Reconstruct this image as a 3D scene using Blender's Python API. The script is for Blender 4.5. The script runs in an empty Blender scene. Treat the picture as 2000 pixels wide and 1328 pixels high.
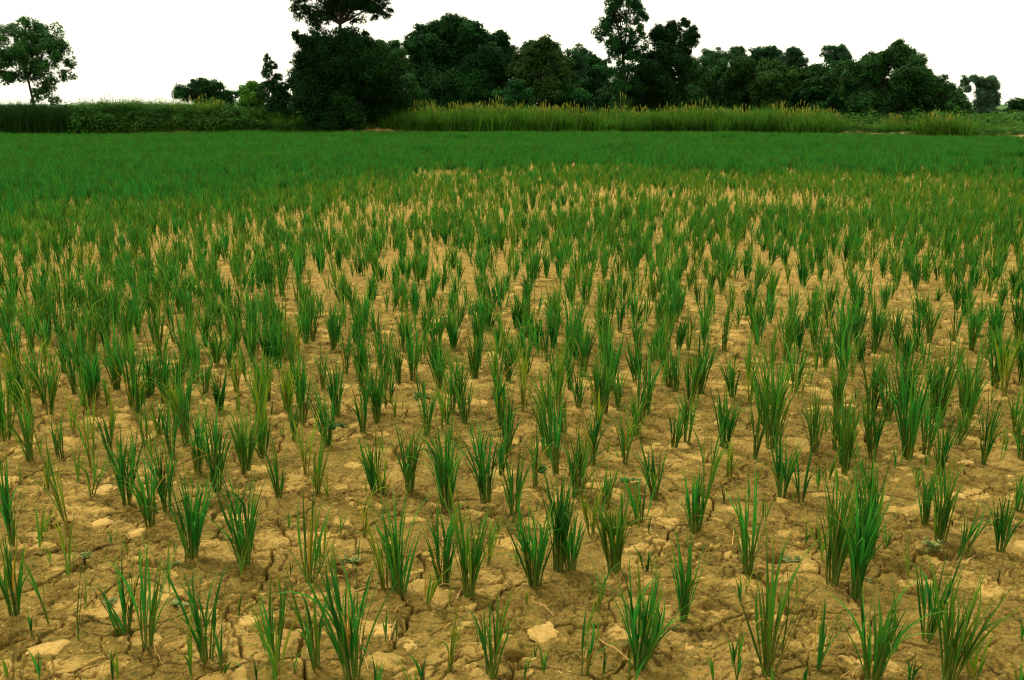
import bpy, math, random
import numpy as np
from mathutils import Vector

SC = bpy.context.scene
COL = SC.collection
R = math.radians
rnd = random.Random(7)
npr = np.random.default_rng(11)

# ------------------------------------------------------------------ camera
CAM_H, LENS = 1.6, 35.0
F = LENS / 36.0 * 2000.0
HOR = 203.5
PITCH = math.atan((664 - HOR) / F)
sp, cp = math.sin(PITCH), math.cos(PITCH)

def ray(px, py):
    dx, dy = (px - 1000) / F, (664 - py) / F
    return dx, dy * sp + cp, dy * cp - sp

def G(px, py, z=0.0):                 # pixel of the photograph -> point on the ground
    a, b, c = ray(px, py)
    t = (z - CAM_H) / c
    return a * t, b * t

def PY(px, py, Y):                    # pixel -> point at distance Y
    a, b, c = ray(px, py)
    t = Y / b
    return a * t, Y, CAM_H + c * t

def project(x, y, z):
    z = z - CAM_H
    f = y * cp - z * sp
    u = y * sp + z * cp
    return 1000 + F * x / f, 664 - F * u / f

cam = bpy.data.cameras.new('camera')
cam.lens, cam.sensor_width = LENS, 36
cam.clip_start, cam.clip_end = 0.05, 6000
cam.dof.use_dof = True
cam.dof.focus_distance = 4.6
cam.dof.aperture_fstop = 11
camo = bpy.data.objects.new('camera', cam)
camo.location = (0, 0, CAM_H)
camo.rotation_euler = (math.pi / 2 - PITCH, 0, 0)
COL.objects.link(camo)
SC.camera = camo

# ------------------------------------------------------------------ helpers
def tag(o, label=None, cat=None, group=None, kind=None):
    for k, v in (('label', label), ('category', cat), ('group', group), ('kind', kind)):
        if v:
            o[k] = v
    return o

def empty(name, loc, rz=0):
    o = bpy.data.objects.new(name, None)
    o.empty_display_size = 0.05
    o.location = loc
    o.rotation_euler = (0, 0, rz)
    COL.objects.link(o)
    return o

def np_mesh(name, co, quads=None, tris=None, attr=None, smooth=False):
    """mesh from numpy arrays; attr: {name: (n,) or (n,3) array on points}"""
    me = bpy.data.meshes.new(name)
    co = np.asarray(co, np.float32)
    me.vertices.add(len(co))
    me.vertices.foreach_set('co', co.ravel())
    loops, starts, n = [], [], 0
    if quads is not None and len(quads):
        q = np.asarray(quads, np.int32)
        loops.append(q.ravel()); starts.append(np.arange(len(q)) * 4 + n); n += q.size
    if tris is not None and len(tris):
        t = np.asarray(tris, np.int32)
        loops.append(t.ravel()); starts.append(np.arange(len(t)) * 3 + n); n += t.size
    loops = np.concatenate(loops); starts = np.concatenate(starts).astype(np.int32)
    me.loops.add(len(loops)); me.loops.foreach_set('vertex_index', loops)
    me.polygons.add(len(starts)); me.polygons.foreach_set('loop_start', starts)
    if smooth:
        me.polygons.foreach_set('use_smooth', np.ones(len(starts), bool))
    for k, v in (attr or {}).items():
        v = np.asarray(v, np.float32)
        if v.ndim == 1:
            a = me.attributes.new(k, 'FLOAT', 'POINT'); a.data.foreach_set('value', v)
        else:
            a = me.attributes.new(k, 'FLOAT_VECTOR', 'POINT'); a.data.foreach_set('vector', v.ravel())
    me.update(calc_edges=True)
    return me

def link(name, me, mat, parent=None):
    if mat is not None and not me.materials:
        me.materials.append(mat)
    o = bpy.data.objects.new(name, me)
    COL.objects.link(o)
    if parent is not None:
        o.parent = parent
    return o

class Buf:
    def __init__(s):
        s.v, s.q, s.t, s.a, s.n = [], [], [], [], 0
    def add(s, v, q, a=None, t=None):
        v = np.asarray(v, np.float32)
        if len(q): s.q.append(np.asarray(q, np.int32) + s.n)
        if t is not None and len(t): s.t.append(np.asarray(t, np.int32) + s.n)
        s.v.append(v)
        s.a.append(np.zeros((len(v), 3), np.float32) if a is None else np.asarray(a, np.float32))
        s.n += len(v)
    def mesh(s, name, smooth=False):
        return np_mesh(name, np.concatenate(s.v), np.concatenate(s.q) if s.q else None,
                       np.concatenate(s.t) if s.t else None, {'leaf': np.concatenate(s.a)}, smooth)

# ------------------------------------------------------------------ numpy noise
def _hash(ix, iy, k):
    h = (ix.astype(np.int64) * 374761393 + iy.astype(np.int64) * 668265263 + k * 974634343) & 0x7fffffff
    h = ((h ^ (h >> 13)) * 1274126177) & 0x7fffffff
    h = (h ^ (h >> 16))
    return (h & 0xffffff) / float(0xffffff)

def vnoise(x, y, k=0):
    ix, iy = np.floor(x), np.floor(y)
    fx, fy = x - ix, y - iy
    fx = fx * fx * fx * (fx * (fx * 6 - 15) + 10); fy = fy * fy * fy * (fy * (fy * 6 - 15) + 10)
    ix = ix.astype(np.int64); iy = iy.astype(np.int64)
    a, b = _hash(ix, iy, k), _hash(ix + 1, iy, k)
    c, d = _hash(ix, iy + 1, k), _hash(ix + 1, iy + 1, k)
    return (a * (1 - fx) + b * fx) * (1 - fy) + (c * (1 - fx) + d * fx) * fy

def fbm(x, y, k=0, o=4):
    s = np.zeros_like(x); w = 0.5; n = 0
    for i in range(o):
        ca, sa = math.cos(0.6 * i + k), math.sin(0.6 * i + k)
        s += w * vnoise((x * ca - y * sa) * 2 ** i + 13.1 * i, (x * sa + y * ca) * 2 ** i - 7.7 * i, k + i)
        n += w; w *= 0.5
    return s / n

def voro(x, y, k=0):
    """F1, F2-F1 edge measure and the id hash of the nearest cell"""
    ix, iy = np.floor(x).astype(np.int64), np.floor(y).astype(np.int64)
    f1 = np.full(x.shape, 9.0); f2 = np.full(x.shape, 9.0); idd = np.zeros(x.shape)
    for dx in (-1, 0, 1):
        for dy in (-1, 0, 1):
            jx, jy = ix + dx, iy + dy
            px = jx + 0.1 + 0.8 * _hash(jx, jy, k); py = jy + 0.1 + 0.8 * _hash(jx, jy, k + 1)
            d = np.hypot(px - x, py - y)
            near = d < f1
            f2 = np.where(near, f1, np.minimum(f2, d))
            idd = np.where(near, _hash(jx, jy, k + 2), idd)
            f1 = np.where(near, d, f1)
    return f1, f2 - f1, idd

def smooth(a, b, x):
    t = np.clip((x - a) / (b - a), 0, 1)
    return t * t * (3 - 2 * t)

# holes in the clay: photo pixel, radius in metres, depth
PITS = [(290, 1104, .035, .07), (1238, 952, .06, .06), (422, 987, .05, .07), (790, 890, .07, .05), (1470, 925, .07, .03),
        (1560, 965, .05, .04), (540, 806, .06, .03), (8, 1258, .05, .07), (240, 1238, .03, .03), (1010, 1283, .035, .05),
        (660, 830, .06, .05), (1950, 858, .08, .04), (1520, 1092, .05, .04), (1840, 1085, .06, .05), (820, 775, .06, .04),
        (400, 985, .03, .06), (570, 1228, .03, .05), (1395, 1192, .05, .03), (1240, 1018, .03, .04), (180, 812, .05, .03)]
PITS = [(*G(a, b), r, d) for a, b, r, d in PITS]

def soil(x, y):
    """height of the clay and how much of it is pale dry crust"""
    wx = x + 0.10 * (fbm(x * 4, y * 4, 21, 3) - .5) + 0.035 * (fbm(x * 17, y * 17, 22, 2) - .5)
    wy = y + 0.10 * (fbm(x * 4, y * 4, 31, 3) - .5) + 0.035 * (fbm(x * 17, y * 17, 32, 2) - .5)
    near = smooth(16, 7, y)
    h = 0.04 * (fbm(x * .9, y * .9, 1, 2) - .5) + 0.026 * (fbm(x * 3.1, y * 3.4, 2, 3) - .5)
    rid = np.abs(fbm(x * 9, y * 10, 3, 3) - .5) * 2
    h += 0.006 - 0.010 * smooth(0.16, 0, rid) * smooth(.35, .6, fbm(x * 2.2, y * 2.2, 9, 2))
    h += 0.010 * (fbm(x * 14, y * 15, 4, 4) - .5) + 0.012 * (fbm(x * 48, y * 50, 5, 3) - .5)
    h -= 0.014 * smooth(.16, 0, np.abs(fbm(wx * 21, wy * 22, 6, 3) - .5) * 2) * smooth(.4, .6, fbm(x * 4, y * 4, 7, 2))
    # main cracks
    f1, e, cid = voro(wx * 3.4 + 5, wy * 3.8, 40)
    m = smooth(.30, .42, fbm(x * 1.6 + 3, y * 1.6, 41, 2))
    e = e / 3.6
    cw = 0.0032 + 0.0052 * vnoise(x * 7, y * 7, 44)
    h += -0.065 * m * smooth(1.3, .3, e / cw) * near
    # fine cracks
    f1b, eb, _ = voro(wx * 8.2, wy * 8.6 + 2, 50)
    mb = smooth(.44, .58, fbm(x * 2.7 + 9, y * 2.7, 51, 2))
    h += -0.022 * mb * smooth(1.25, .25, eb / 8.4 / .0035) * near
    # pale crusted plates
    f1c, ec, idc = voro(wx * 6.1 + 1.7, wy * 7.2 + 4.4, 60)
    sz = 0.20 + 0.26 * np.mod(idc * 17.3, 1)
    pl = smooth(1.12, .72, f1c / sz + .55 * (fbm(x * 22, y * 24, 61, 3) - .5)) * (idc > .80)
    h += 0.006 * pl
    f1d, ed, idd = voro(wx * 17 + 1.7, wy * 19 + 4.4, 70)
    sd = 0.2 + 0.25 * np.mod(idd * 17.3, 1)
    pd = smooth(1.1, .7, f1d / sd + .5 * (fbm(x * 50, y * 50, 71, 2) - .5)) * (idd > .80) * smooth(.42, .6, fbm(x * 3 + 1, y * 3, 72, 2))
    h += 0.005 * pd
    for X, Y, r, d in PITS:
        q = np.hypot((x - X) * .8, y - Y) / r + 0.9 * (fbm(x * 16, y * 16, 80, 3) - .5)
        h -= d * smooth(1.0, .45, q)
    patch = smooth(.53, .68, fbm(x * 5.5 + 4, y * 6.5, 90, 5)) * .6
    pale = np.clip(np.maximum(np.maximum(pl, pd * .85), patch), 0, 1)
    h = h * smooth(60, 30, y)
    return h, pale

def soil_z(x, y):
    return float(soil(np.array([x]), np.array([y]))[0][0])

# ------------------------------------------------------------------ materials
def new_mat(name):
    m = bpy.data.materials.new(name); m.use_nodes = True
    nt = m.node_tree
    for n in list(nt.nodes):
        nt.nodes.remove(n)
    out = nt.nodes.new('ShaderNodeOutputMaterial')
    return m, nt, out

def N(nt, t, **kw):
    n = nt.nodes.new(t)
    for k, v in kw.items():
        if k.startswith('_'):
            setattr(n, k[1:], v)
        else:
            n.inputs[k].default_value = v
    return n

def mix(nt, fac, a, b, blend='MIX'):
    n = nt.nodes.new('ShaderNodeMix'); n.data_type = 'RGBA'; n.blend_type = blend
    for i, v in ((0, fac), (6, a), (7, b)):
        if hasattr(v, 'is_linked'):
            nt.links.new(v, n.inputs[i])
        elif isinstance(v, (tuple, list)):
            n.inputs[i].default_value = (*v[:3], 1)
        else:
            n.inputs[i].default_value = v
    return n.outputs[2]

def ramp(nt, src, p0, p1, c0=(0, 0, 0), c1=(1, 1, 1)):
    n = nt.nodes.new('ShaderNodeValToRGB')
    e = n.color_ramp.elements
    e[0].position, e[1].position = p0, p1
    e[0].color, e[1].color = (*c0, 1), (*c1, 1)
    nt.links.new(src, n.inputs[0])
    return n.outputs[0]

def noise(nt, vec, scale, detail=4, rough=.6):
    n = N(nt, 'ShaderNodeTexNoise', Scale=scale, Detail=detail, Roughness=rough)
    nt.links.new(vec, n.inputs['Vector'])
    return n.outputs[0]

def foliage_mat(name, dark, light, yellow, tip=0.0, trans=.30, rough=.6, spec=.06, vary=.25):
    """leaf attribute: x along the leaf, y random per leaf, z yellowness"""
    m, nt, out = new_mat(name)
    L = nt.links.new
    at = N(nt, 'ShaderNodeAttribute', _attribute_name='leaf')
    sx = nt.nodes.new('ShaderNodeSeparateXYZ'); L(at.outputs['Vector'], sx.inputs[0])
    oi = nt.nodes.new('ShaderNodeObjectInfo')
    base = mix(nt, sx.outputs[1], dark, light)
    hv = nt.nodes.new('ShaderNodeHueSaturation')
    mr = N(nt, 'ShaderNodeMapRange'); L(oi.outputs['Random'], mr.inputs[0])
    mr.inputs[3].default_value = 1 - vary; mr.inputs[4].default_value = 1 + vary
    L(mr.outputs[0], hv.inputs['Value']); L(base, hv.inputs['Color'])
    col = mix(nt, sx.outputs[2], hv.outputs[0], yellow)
    if tip:
        pw = N(nt, 'ShaderNodeMath', _operation='POWER'); pw.inputs[1].default_value = 8
        L(sx.outputs[0], pw.inputs[0])
        ml = N(nt, 'ShaderNodeMath', _operation='MULTIPLY'); L(pw.outputs[0], ml.inputs[0]); ml.inputs[1].default_value = tip
        col = mix(nt, ml.outputs[0], col, yellow)
    b = N(nt, 'ShaderNodeBsdfPrincipled', Roughness=rough)
    b.inputs['Specular IOR Level'].default_value = spec
    L(col, b.inputs['Base Color'])
    t = nt.nodes.new('ShaderNodeBsdfTranslucent'); L(col, t.inputs['Color'])
    ms = nt.nodes.new('ShaderNodeMixShader'); ms.inputs[0].default_value = trans
    L(b.outputs[0], ms.inputs[1]); L(t.outputs[0], ms.inputs[2]); L(ms.outputs[0], out.inputs[0])
    return m

def soil_mat():
    m, nt, out = new_mat('cracked_clay')
    L = nt.links.new
    geo = nt.nodes.new('ShaderNodeNewGeometry'); P = geo.outputs['Position']
    at = N(nt, 'ShaderNodeAttribute', _attribute_name='pale')
    n1 = noise(nt, P, 2.3, 4); n2 = noise(nt, P, 11, 6, .65); n3 = noise(nt, P, 70, 4, .7); n4 = noise(nt, P, 260, 3, .7)
    base = mix(nt, ramp(nt, n1, .35, .65), SOIL[0], SOIL[1])
    base = mix(nt, ramp(nt, n2, .40, .62), base, SOIL[2])
    pale = mix(nt, ramp(nt, n2, .3, .7), SOIL[3], SOIL[4])
    pm = N(nt, 'ShaderNodeMath', _operation='MULTIPLY_ADD'); L(n3, pm.inputs[0]); pm.inputs[1].default_value = .8; pm.inputs[2].default_value = -.4
    pa = N(nt, 'ShaderNodeMath', _operation='ADD', _use_clamp=True); L(at.outputs['Fac'], pa.inputs[0]); L(pm.outputs[0], pa.inputs[1])
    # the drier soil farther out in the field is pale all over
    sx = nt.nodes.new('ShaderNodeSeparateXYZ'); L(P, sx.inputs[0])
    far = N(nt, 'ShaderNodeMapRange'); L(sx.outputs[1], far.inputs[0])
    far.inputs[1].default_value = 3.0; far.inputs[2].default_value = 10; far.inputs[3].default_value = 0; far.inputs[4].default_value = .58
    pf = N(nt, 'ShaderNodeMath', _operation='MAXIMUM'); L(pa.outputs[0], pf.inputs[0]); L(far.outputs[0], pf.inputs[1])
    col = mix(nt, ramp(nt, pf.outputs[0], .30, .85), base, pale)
    col = mix(nt, ramp(nt, n3, .40, .80), col, SOIL[5])
    col = mix(nt, ramp(nt, n4, .25, .5, (1, 1, 1), (0, 0, 0)), col, SOIL[0])
    # scattered bright crumbs
    vo = N(nt, 'ShaderNodeTexVoronoi', Scale=55); L(P, vo.inputs['Vector'])
    cr = mix(nt, 1.0, ramp(nt, vo.outputs['Distance'], .12, .24, (1, 1, 1), (0, 0, 0)), ramp(nt, n2, .52, .62), 'MULTIPLY')
    col = mix(nt, cr, col, SOIL[6])
    b = N(nt, 'ShaderNodeBsdfPrincipled', Roughness=.95)
    b.inputs['Specular IOR Level'].default_value = .02
    L(col, b.inputs['Base Color'])
    b1 = N(nt, 'ShaderNodeBump', Strength=.8, Distance=.014); L(n3, b1.inputs['Height'])
    b2 = N(nt, 'ShaderNodeBump', Strength=.7, Distance=.005); L(n4, b2.inputs['Height']); L(b1.outputs[0], b2.inputs['Normal'])
    L(b2.outputs[0], b.inputs['Normal']); L(b.outputs[0], out.inputs[0])
    return m

def plain_mat(name, c0, c1, scale=20, rough=.9, bump=.4, dist=.02):
    m, nt, out = new_mat(name)
    L = nt.links.new
    geo = nt.nodes.new('ShaderNodeNewGeometry'); P = geo.outputs['Position']
    n = noise(nt, P, scale, 6, .65)
    col = mix(nt, ramp(nt, n, .3, .7), c0, c1)
    b = N(nt, 'ShaderNodeBsdfPrincipled', Roughness=rough); b.inputs['Specular IOR Level'].default_value = .15
    L(col, b.inputs['Base Color'])
    bu = N(nt, 'ShaderNodeBump', Strength=bump, Distance=dist); L(n, bu.inputs['Height']); L(bu.outputs[0], b.inputs['Normal'])
    L(b.outputs[0], out.inputs[0])
    return m

SOIL = [(.036, .031, .008), (.128, .098, .022), (.205, .150, .034), (.37, .240, .060), (.60, .395, .115), (.38, .215, .050), (.64, .43, .14)]
M = {}
M['soil'] = soil_mat()
M['rice'] = foliage_mat('rice_leaf', (.0022, .052, .009), (.021, .225, .022), (.35, .36, .012), tip=.38, trans=.30, rough=.6, spec=.05)
M['rice_far'] = foliage_mat('rice_leaf_far', (.002, .052, .008), (.018, .220, .022), (.34, .34, .010), tip=.22, trans=.30, rough=.6, spec=.05, vary=.45)
M['stem'] = foliage_mat('rice_stem', (.030, .110, .012), (.11, .17, .022), (.30, .20, .04), trans=.1)
M['dry'] = foliage_mat('rice_yellow_leaf', (.30, .21, .014), (.36, .18, .018), (.36, .22, .05), trans=.25)
M['straw'] = plain_mat('dry_straw', (.42, .22, .06), (.55, .34, .11), 60, .7)
M['clod'] = plain_mat('dry_clod', (.27, .17, .044), (.52, .325, .090), 42, .95, .9, .012)
M['clod2'] = plain_mat('dry_brown_clod', (.19, .13, .030), (.38, .235, .060), 42, .95, .9, .012)
M['bank'] = plain_mat('bank_earth', (.20, .12, .04), (.42, .28, .11), 3, .95, .5, .1)
M['bark'] = plain_mat('bark', (.018, .014, .010), (.045, .034, .022), 9, .95, .6, .05)

# ------------------------------------------------------------------ world and sun
w = bpy.data.worlds.new('World'); SC.world = w; w.use_nodes = True
nt = w.node_tree
bg = nt.nodes['Background']
sky = nt.nodes.new('ShaderNodeTexSky'); sky.sky_type = 'NISHITA'; sky.sun_disc = False
SUN_EL, SUN_AZ = 60.0, -38.0           # azimuth clockwise from north (+Y)
sky.sun_elevation = R(SUN_EL); sky.sun_rotation = R(SUN_AZ)
sky.dust_density = 4.0
mx = nt.nodes.new('ShaderNodeMix'); mx.data_type = 'RGBA'
mx.inputs[0].default_value = .90       # cloud cover
nt.links.new(sky.outputs[0], mx.inputs[6])
mx.inputs[7].default_value = (10.8, 10.7, 8.0, 1)
nt.links.new(mx.outputs[2], bg.inputs[0])
bg.inputs[1].default_value = .085
sun = bpy.data.lights.new('sun', 'SUN'); sun.energy = 2.5; sun.angle = R(10); sun.color = (1, .96, .88)
so = bpy.data.objects.new('sun', sun); COL.objects.link(so)
sd = Vector((math.cos(R(SUN_EL)) * math.sin(R(SUN_AZ)), math.cos(R(SUN_EL)) * math.cos(R(SUN_AZ)), math.sin(R(SUN_EL))))
so.rotation_euler = sd.to_track_quat('Z', 'Y').to_euler()
so.location = sd * 40
SC.view_settings.view_transform = 'Standard'
SC.view_settings.look = 'None'
SC.view_settings.exposure = 0.68
SC.cycles.pixel_filter_type = 'BLACKMAN_HARRIS'
SC.cycles.filter_width = 1.15
SC.view_settings.gamma = 1.0

# ------------------------------------------------------------------ ground
def build_ground():
    pys = np.concatenate([np.linspace(1470, 520, 700), np.linspace(518, 300, 90)])
    ys = np.array([G(1000, p)[1] for p in pys])
    ys = np.concatenate([[-400, -60, -10, -2, 0.5, 1.2, 1.7], ys, [24, 30, 40, 50, 60, 80, 120, 200, 400, 900, 2500]])
    ys = np.unique(np.round(ys, 5))
    u = np.concatenate([[-60, -12, -4, -2.2, -1.5], np.linspace(-1.22, 1.22, 1200), [1.5, 2.2, 4, 12, 60]])
    wdt = 0.35 + 0.535 * np.clip(ys, 0, 1e9)
    X = u[None, :] * wdt[:, None]
    far = np.abs(u) > 1.4
    X[:, far] = u[far][None, :] * np.maximum(wdt, 8)[:, None]
    Y = np.repeat(ys[:, None], len(u), 1)
    x, y = X.ravel(), Y.ravel()
    h, pale = soil(x, y)
    lim = smooth(1.45, 1.2, np.abs(np.tile(u, len(ys)))) * smooth(.3, 1.5, y)
    h *= lim
    r, c = len(ys), len(u)
    i = (np.arange(r - 1)[:, None] * c + np.arange(c - 1)[None, :]).ravel()
    q = np.stack([i, i + 1, i + 1 + c, i + c], 1)
    me = np_mesh('ground', np.stack([x, y, h], 1), q, None, {'pale': pale}, True)
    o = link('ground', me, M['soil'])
    tag(o, 'dry cracked brown clay of the rice field with pale crusted patches', 'ground', kind='structure')
build_ground()

# ------------------------------------------------------------------ rice
def blade(buf, p0, d0, L, wid, az, droop, segs, fold, rs, yel, twist=0.0):
    """one leaf: starts at p0 in direction d0, bends outward towards azimuth az"""
    s = np.linspace(0, 1, segs + 1)
    d = np.array(d0, float); d /= np.linalg.norm(d)
    out = np.array([math.cos(az), math.sin(az), 0.0])
    th0 = math.acos(max(-1, min(1, d[2])))
    hor = d.copy(); hor[2] = 0
    n = np.linalg.norm(hor); hor = hor / n if n > 1e-4 else out
    pts = [np.array(p0, float)]
    for k in range(segs):
        f = (k + .5) / segs
        th = th0 + droop * f ** 1.7
        hh = hor * (1 - f) + out * f; hh /= max(np.linalg.norm(hh), 1e-5)
        pts.append(pts[-1] + (hh * math.sin(th) + np.array([0, 0, math.cos(th)])) * L / segs)
    pts = np.array(pts)
    side = np.array([-math.sin(az + twist), math.cos(az + twist), 0.0])
    prof = np.minimum(.40 + 1.7 * s, 1.0) * np.clip((1 - s) / .72, 0, 1) ** .9
    wv = (wid * prof)[:, None] * side[None, :]
    if fold:
        mid = pts + out[None, :] * (wid * .35 * prof)[:, None] - np.array([0, 0, 1]) * (wid * .12 * prof)[:, None]
        v = np.stack([pts - wv, mid, pts + wv], 1).reshape(-1, 3)
        i = np.arange(segs)[:, None] * 3
        q = np.concatenate([i + np.array([0, 1, 4, 3]), i + np.array([1, 2, 5, 4])])
        a = np.stack([np.repeat(s, 3), np.full(3 * len(s), rs), np.full(3 * len(s), yel)], 1)
    else:
        v = np.stack([pts - wv, pts + wv], 1).reshape(-1, 3)
        i = np.arange(segs)[:, None] * 2
        q = i + np.array([0, 1, 3, 2])
        a = np.stack([np.repeat(s, 2), np.full(2 * len(s), rs), np.full(2 * len(s), yel)], 1)
    buf.add(v, q, a)

def tube(buf, pts, rad, n=5, rs=.5, yel=0.0):
    pts = np.array(pts, float); m = len(pts)
    t = np.gradient(pts, axis=0)
    vs = []
    for k in range(m):
        d = t[k] / max(np.linalg.norm(t[k]), 1e-6)
        a = np.cross(d, [0.31, .95, .05]); a /= max(np.linalg.norm(a), 1e-6)
        b = np.cross(d, a)
        ang = np.arange(n) * 2 * math.pi / n
        vs.append(pts[k] + rad[k] * (np.cos(ang)[:, None] * a + np.sin(ang)[:, None] * b))
    v = np.concatenate(vs)
    q = []
    for k in range(m - 1):
        for j in range(n):
            q.append((k * n + j, k * n + (j + 1) % n, (k + 1) * n + (j + 1) % n, (k + 1) * n + j))
    s = np.repeat(np.linspace(0, 1, m), n)
    buf.add(v, q, np.stack([s, np.full(len(v), rs), np.full(len(v), yel)], 1))

def make_tuft(r, H, n, spread, lean=(0, 0), yel=.1, fine=True, n_dry=0, wid=.0062, clamp=None):
    """(leaves, stem, [dry leaves]) buffers of one rice plant of height H with n tillers"""
    lv, st, dr = Buf(), Buf(), []
    segs = 7 if fine else 3
    rad = 0.004 + 0.0034 * math.sqrt(n)
    for i in range(n):
        az = r.uniform(0, 2 * math.pi)
        rr = rad * math.sqrt(r.random())
        b = np.array([rr * math.cos(az), rr * math.sin(az), -0.015])
        t = spread * (0.12 + .88 * r.random() ** 1.1) * (rr / rad * .6 + .4)
        d = np.array([math.sin(t) * math.cos(az) + lean[0], math.sin(t) * math.sin(az) + lean[1], math.cos(t)])
        d /= np.linalg.norm(d)
        hh = H * r.uniform(.66, 1.0)
        ls = hh * r.uniform(.30, .46)
        if fine or i % 2 == 0:
            mid = b + d * ls * .5
            tube(st, [b, mid, b + d * ls], [.0034, .0030, .0018] if fine else [.004, .004, .002], 5 if fine else 3, r.random(), min(1, yel * .8 + .25 * r.random()))
        k = r.choice((2, 2, 3)) if n > 1 else 3
        for j in range(k):
            f = (.30 + .62 * j / max(k - 1, 1)) * r.uniform(.85, 1.05)
            p = b + d * ls * f
            la = az + r.uniform(-1.3, 1.3) + (math.pi if r.random() < .25 else 0)
            sp_ = r.uniform(.01, .13) + .07 * (1 - f)
            d2 = d + np.array([math.cos(la), math.sin(la), 0]) * sp_
            d2 /= np.linalg.norm(d2)
            Lf = (hh - p[2]) / max(d2[2], .5) * r.uniform(.72, 1.08)
            dp = r.uniform(.03, .55) if r.random() < .80 else r.uniform(.7, 2.1)
            y = yel * r.uniform(.3, 1.5) + (.25 if r.random() < .06 else 0)
            blade(lv, p, d2, Lf, wid * r.uniform(.65, 1.15), la, dp, segs, fine, r.random(), min(y, .9), r.uniform(-.9, .9))
    for j in range(n_dry):
        bf = Buf()
        az = r.uniform(0, 2 * math.pi)
        d = np.array([math.cos(az) * r.uniform(.15, .55), math.sin(az) * r.uniform(.15, .55), 1])
        blade(bf, np.array([0, 0, H * r.uniform(.02, .18)]), d, H * r.uniform(.5, .8), wid * r.uniform(.5, .8), az, r.uniform(.3, 1.9), segs, fine, r.random(), r.random() * .4, r.uniform(-1, 1))
        dr.append(bf)
    return lv, st, dr

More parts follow.
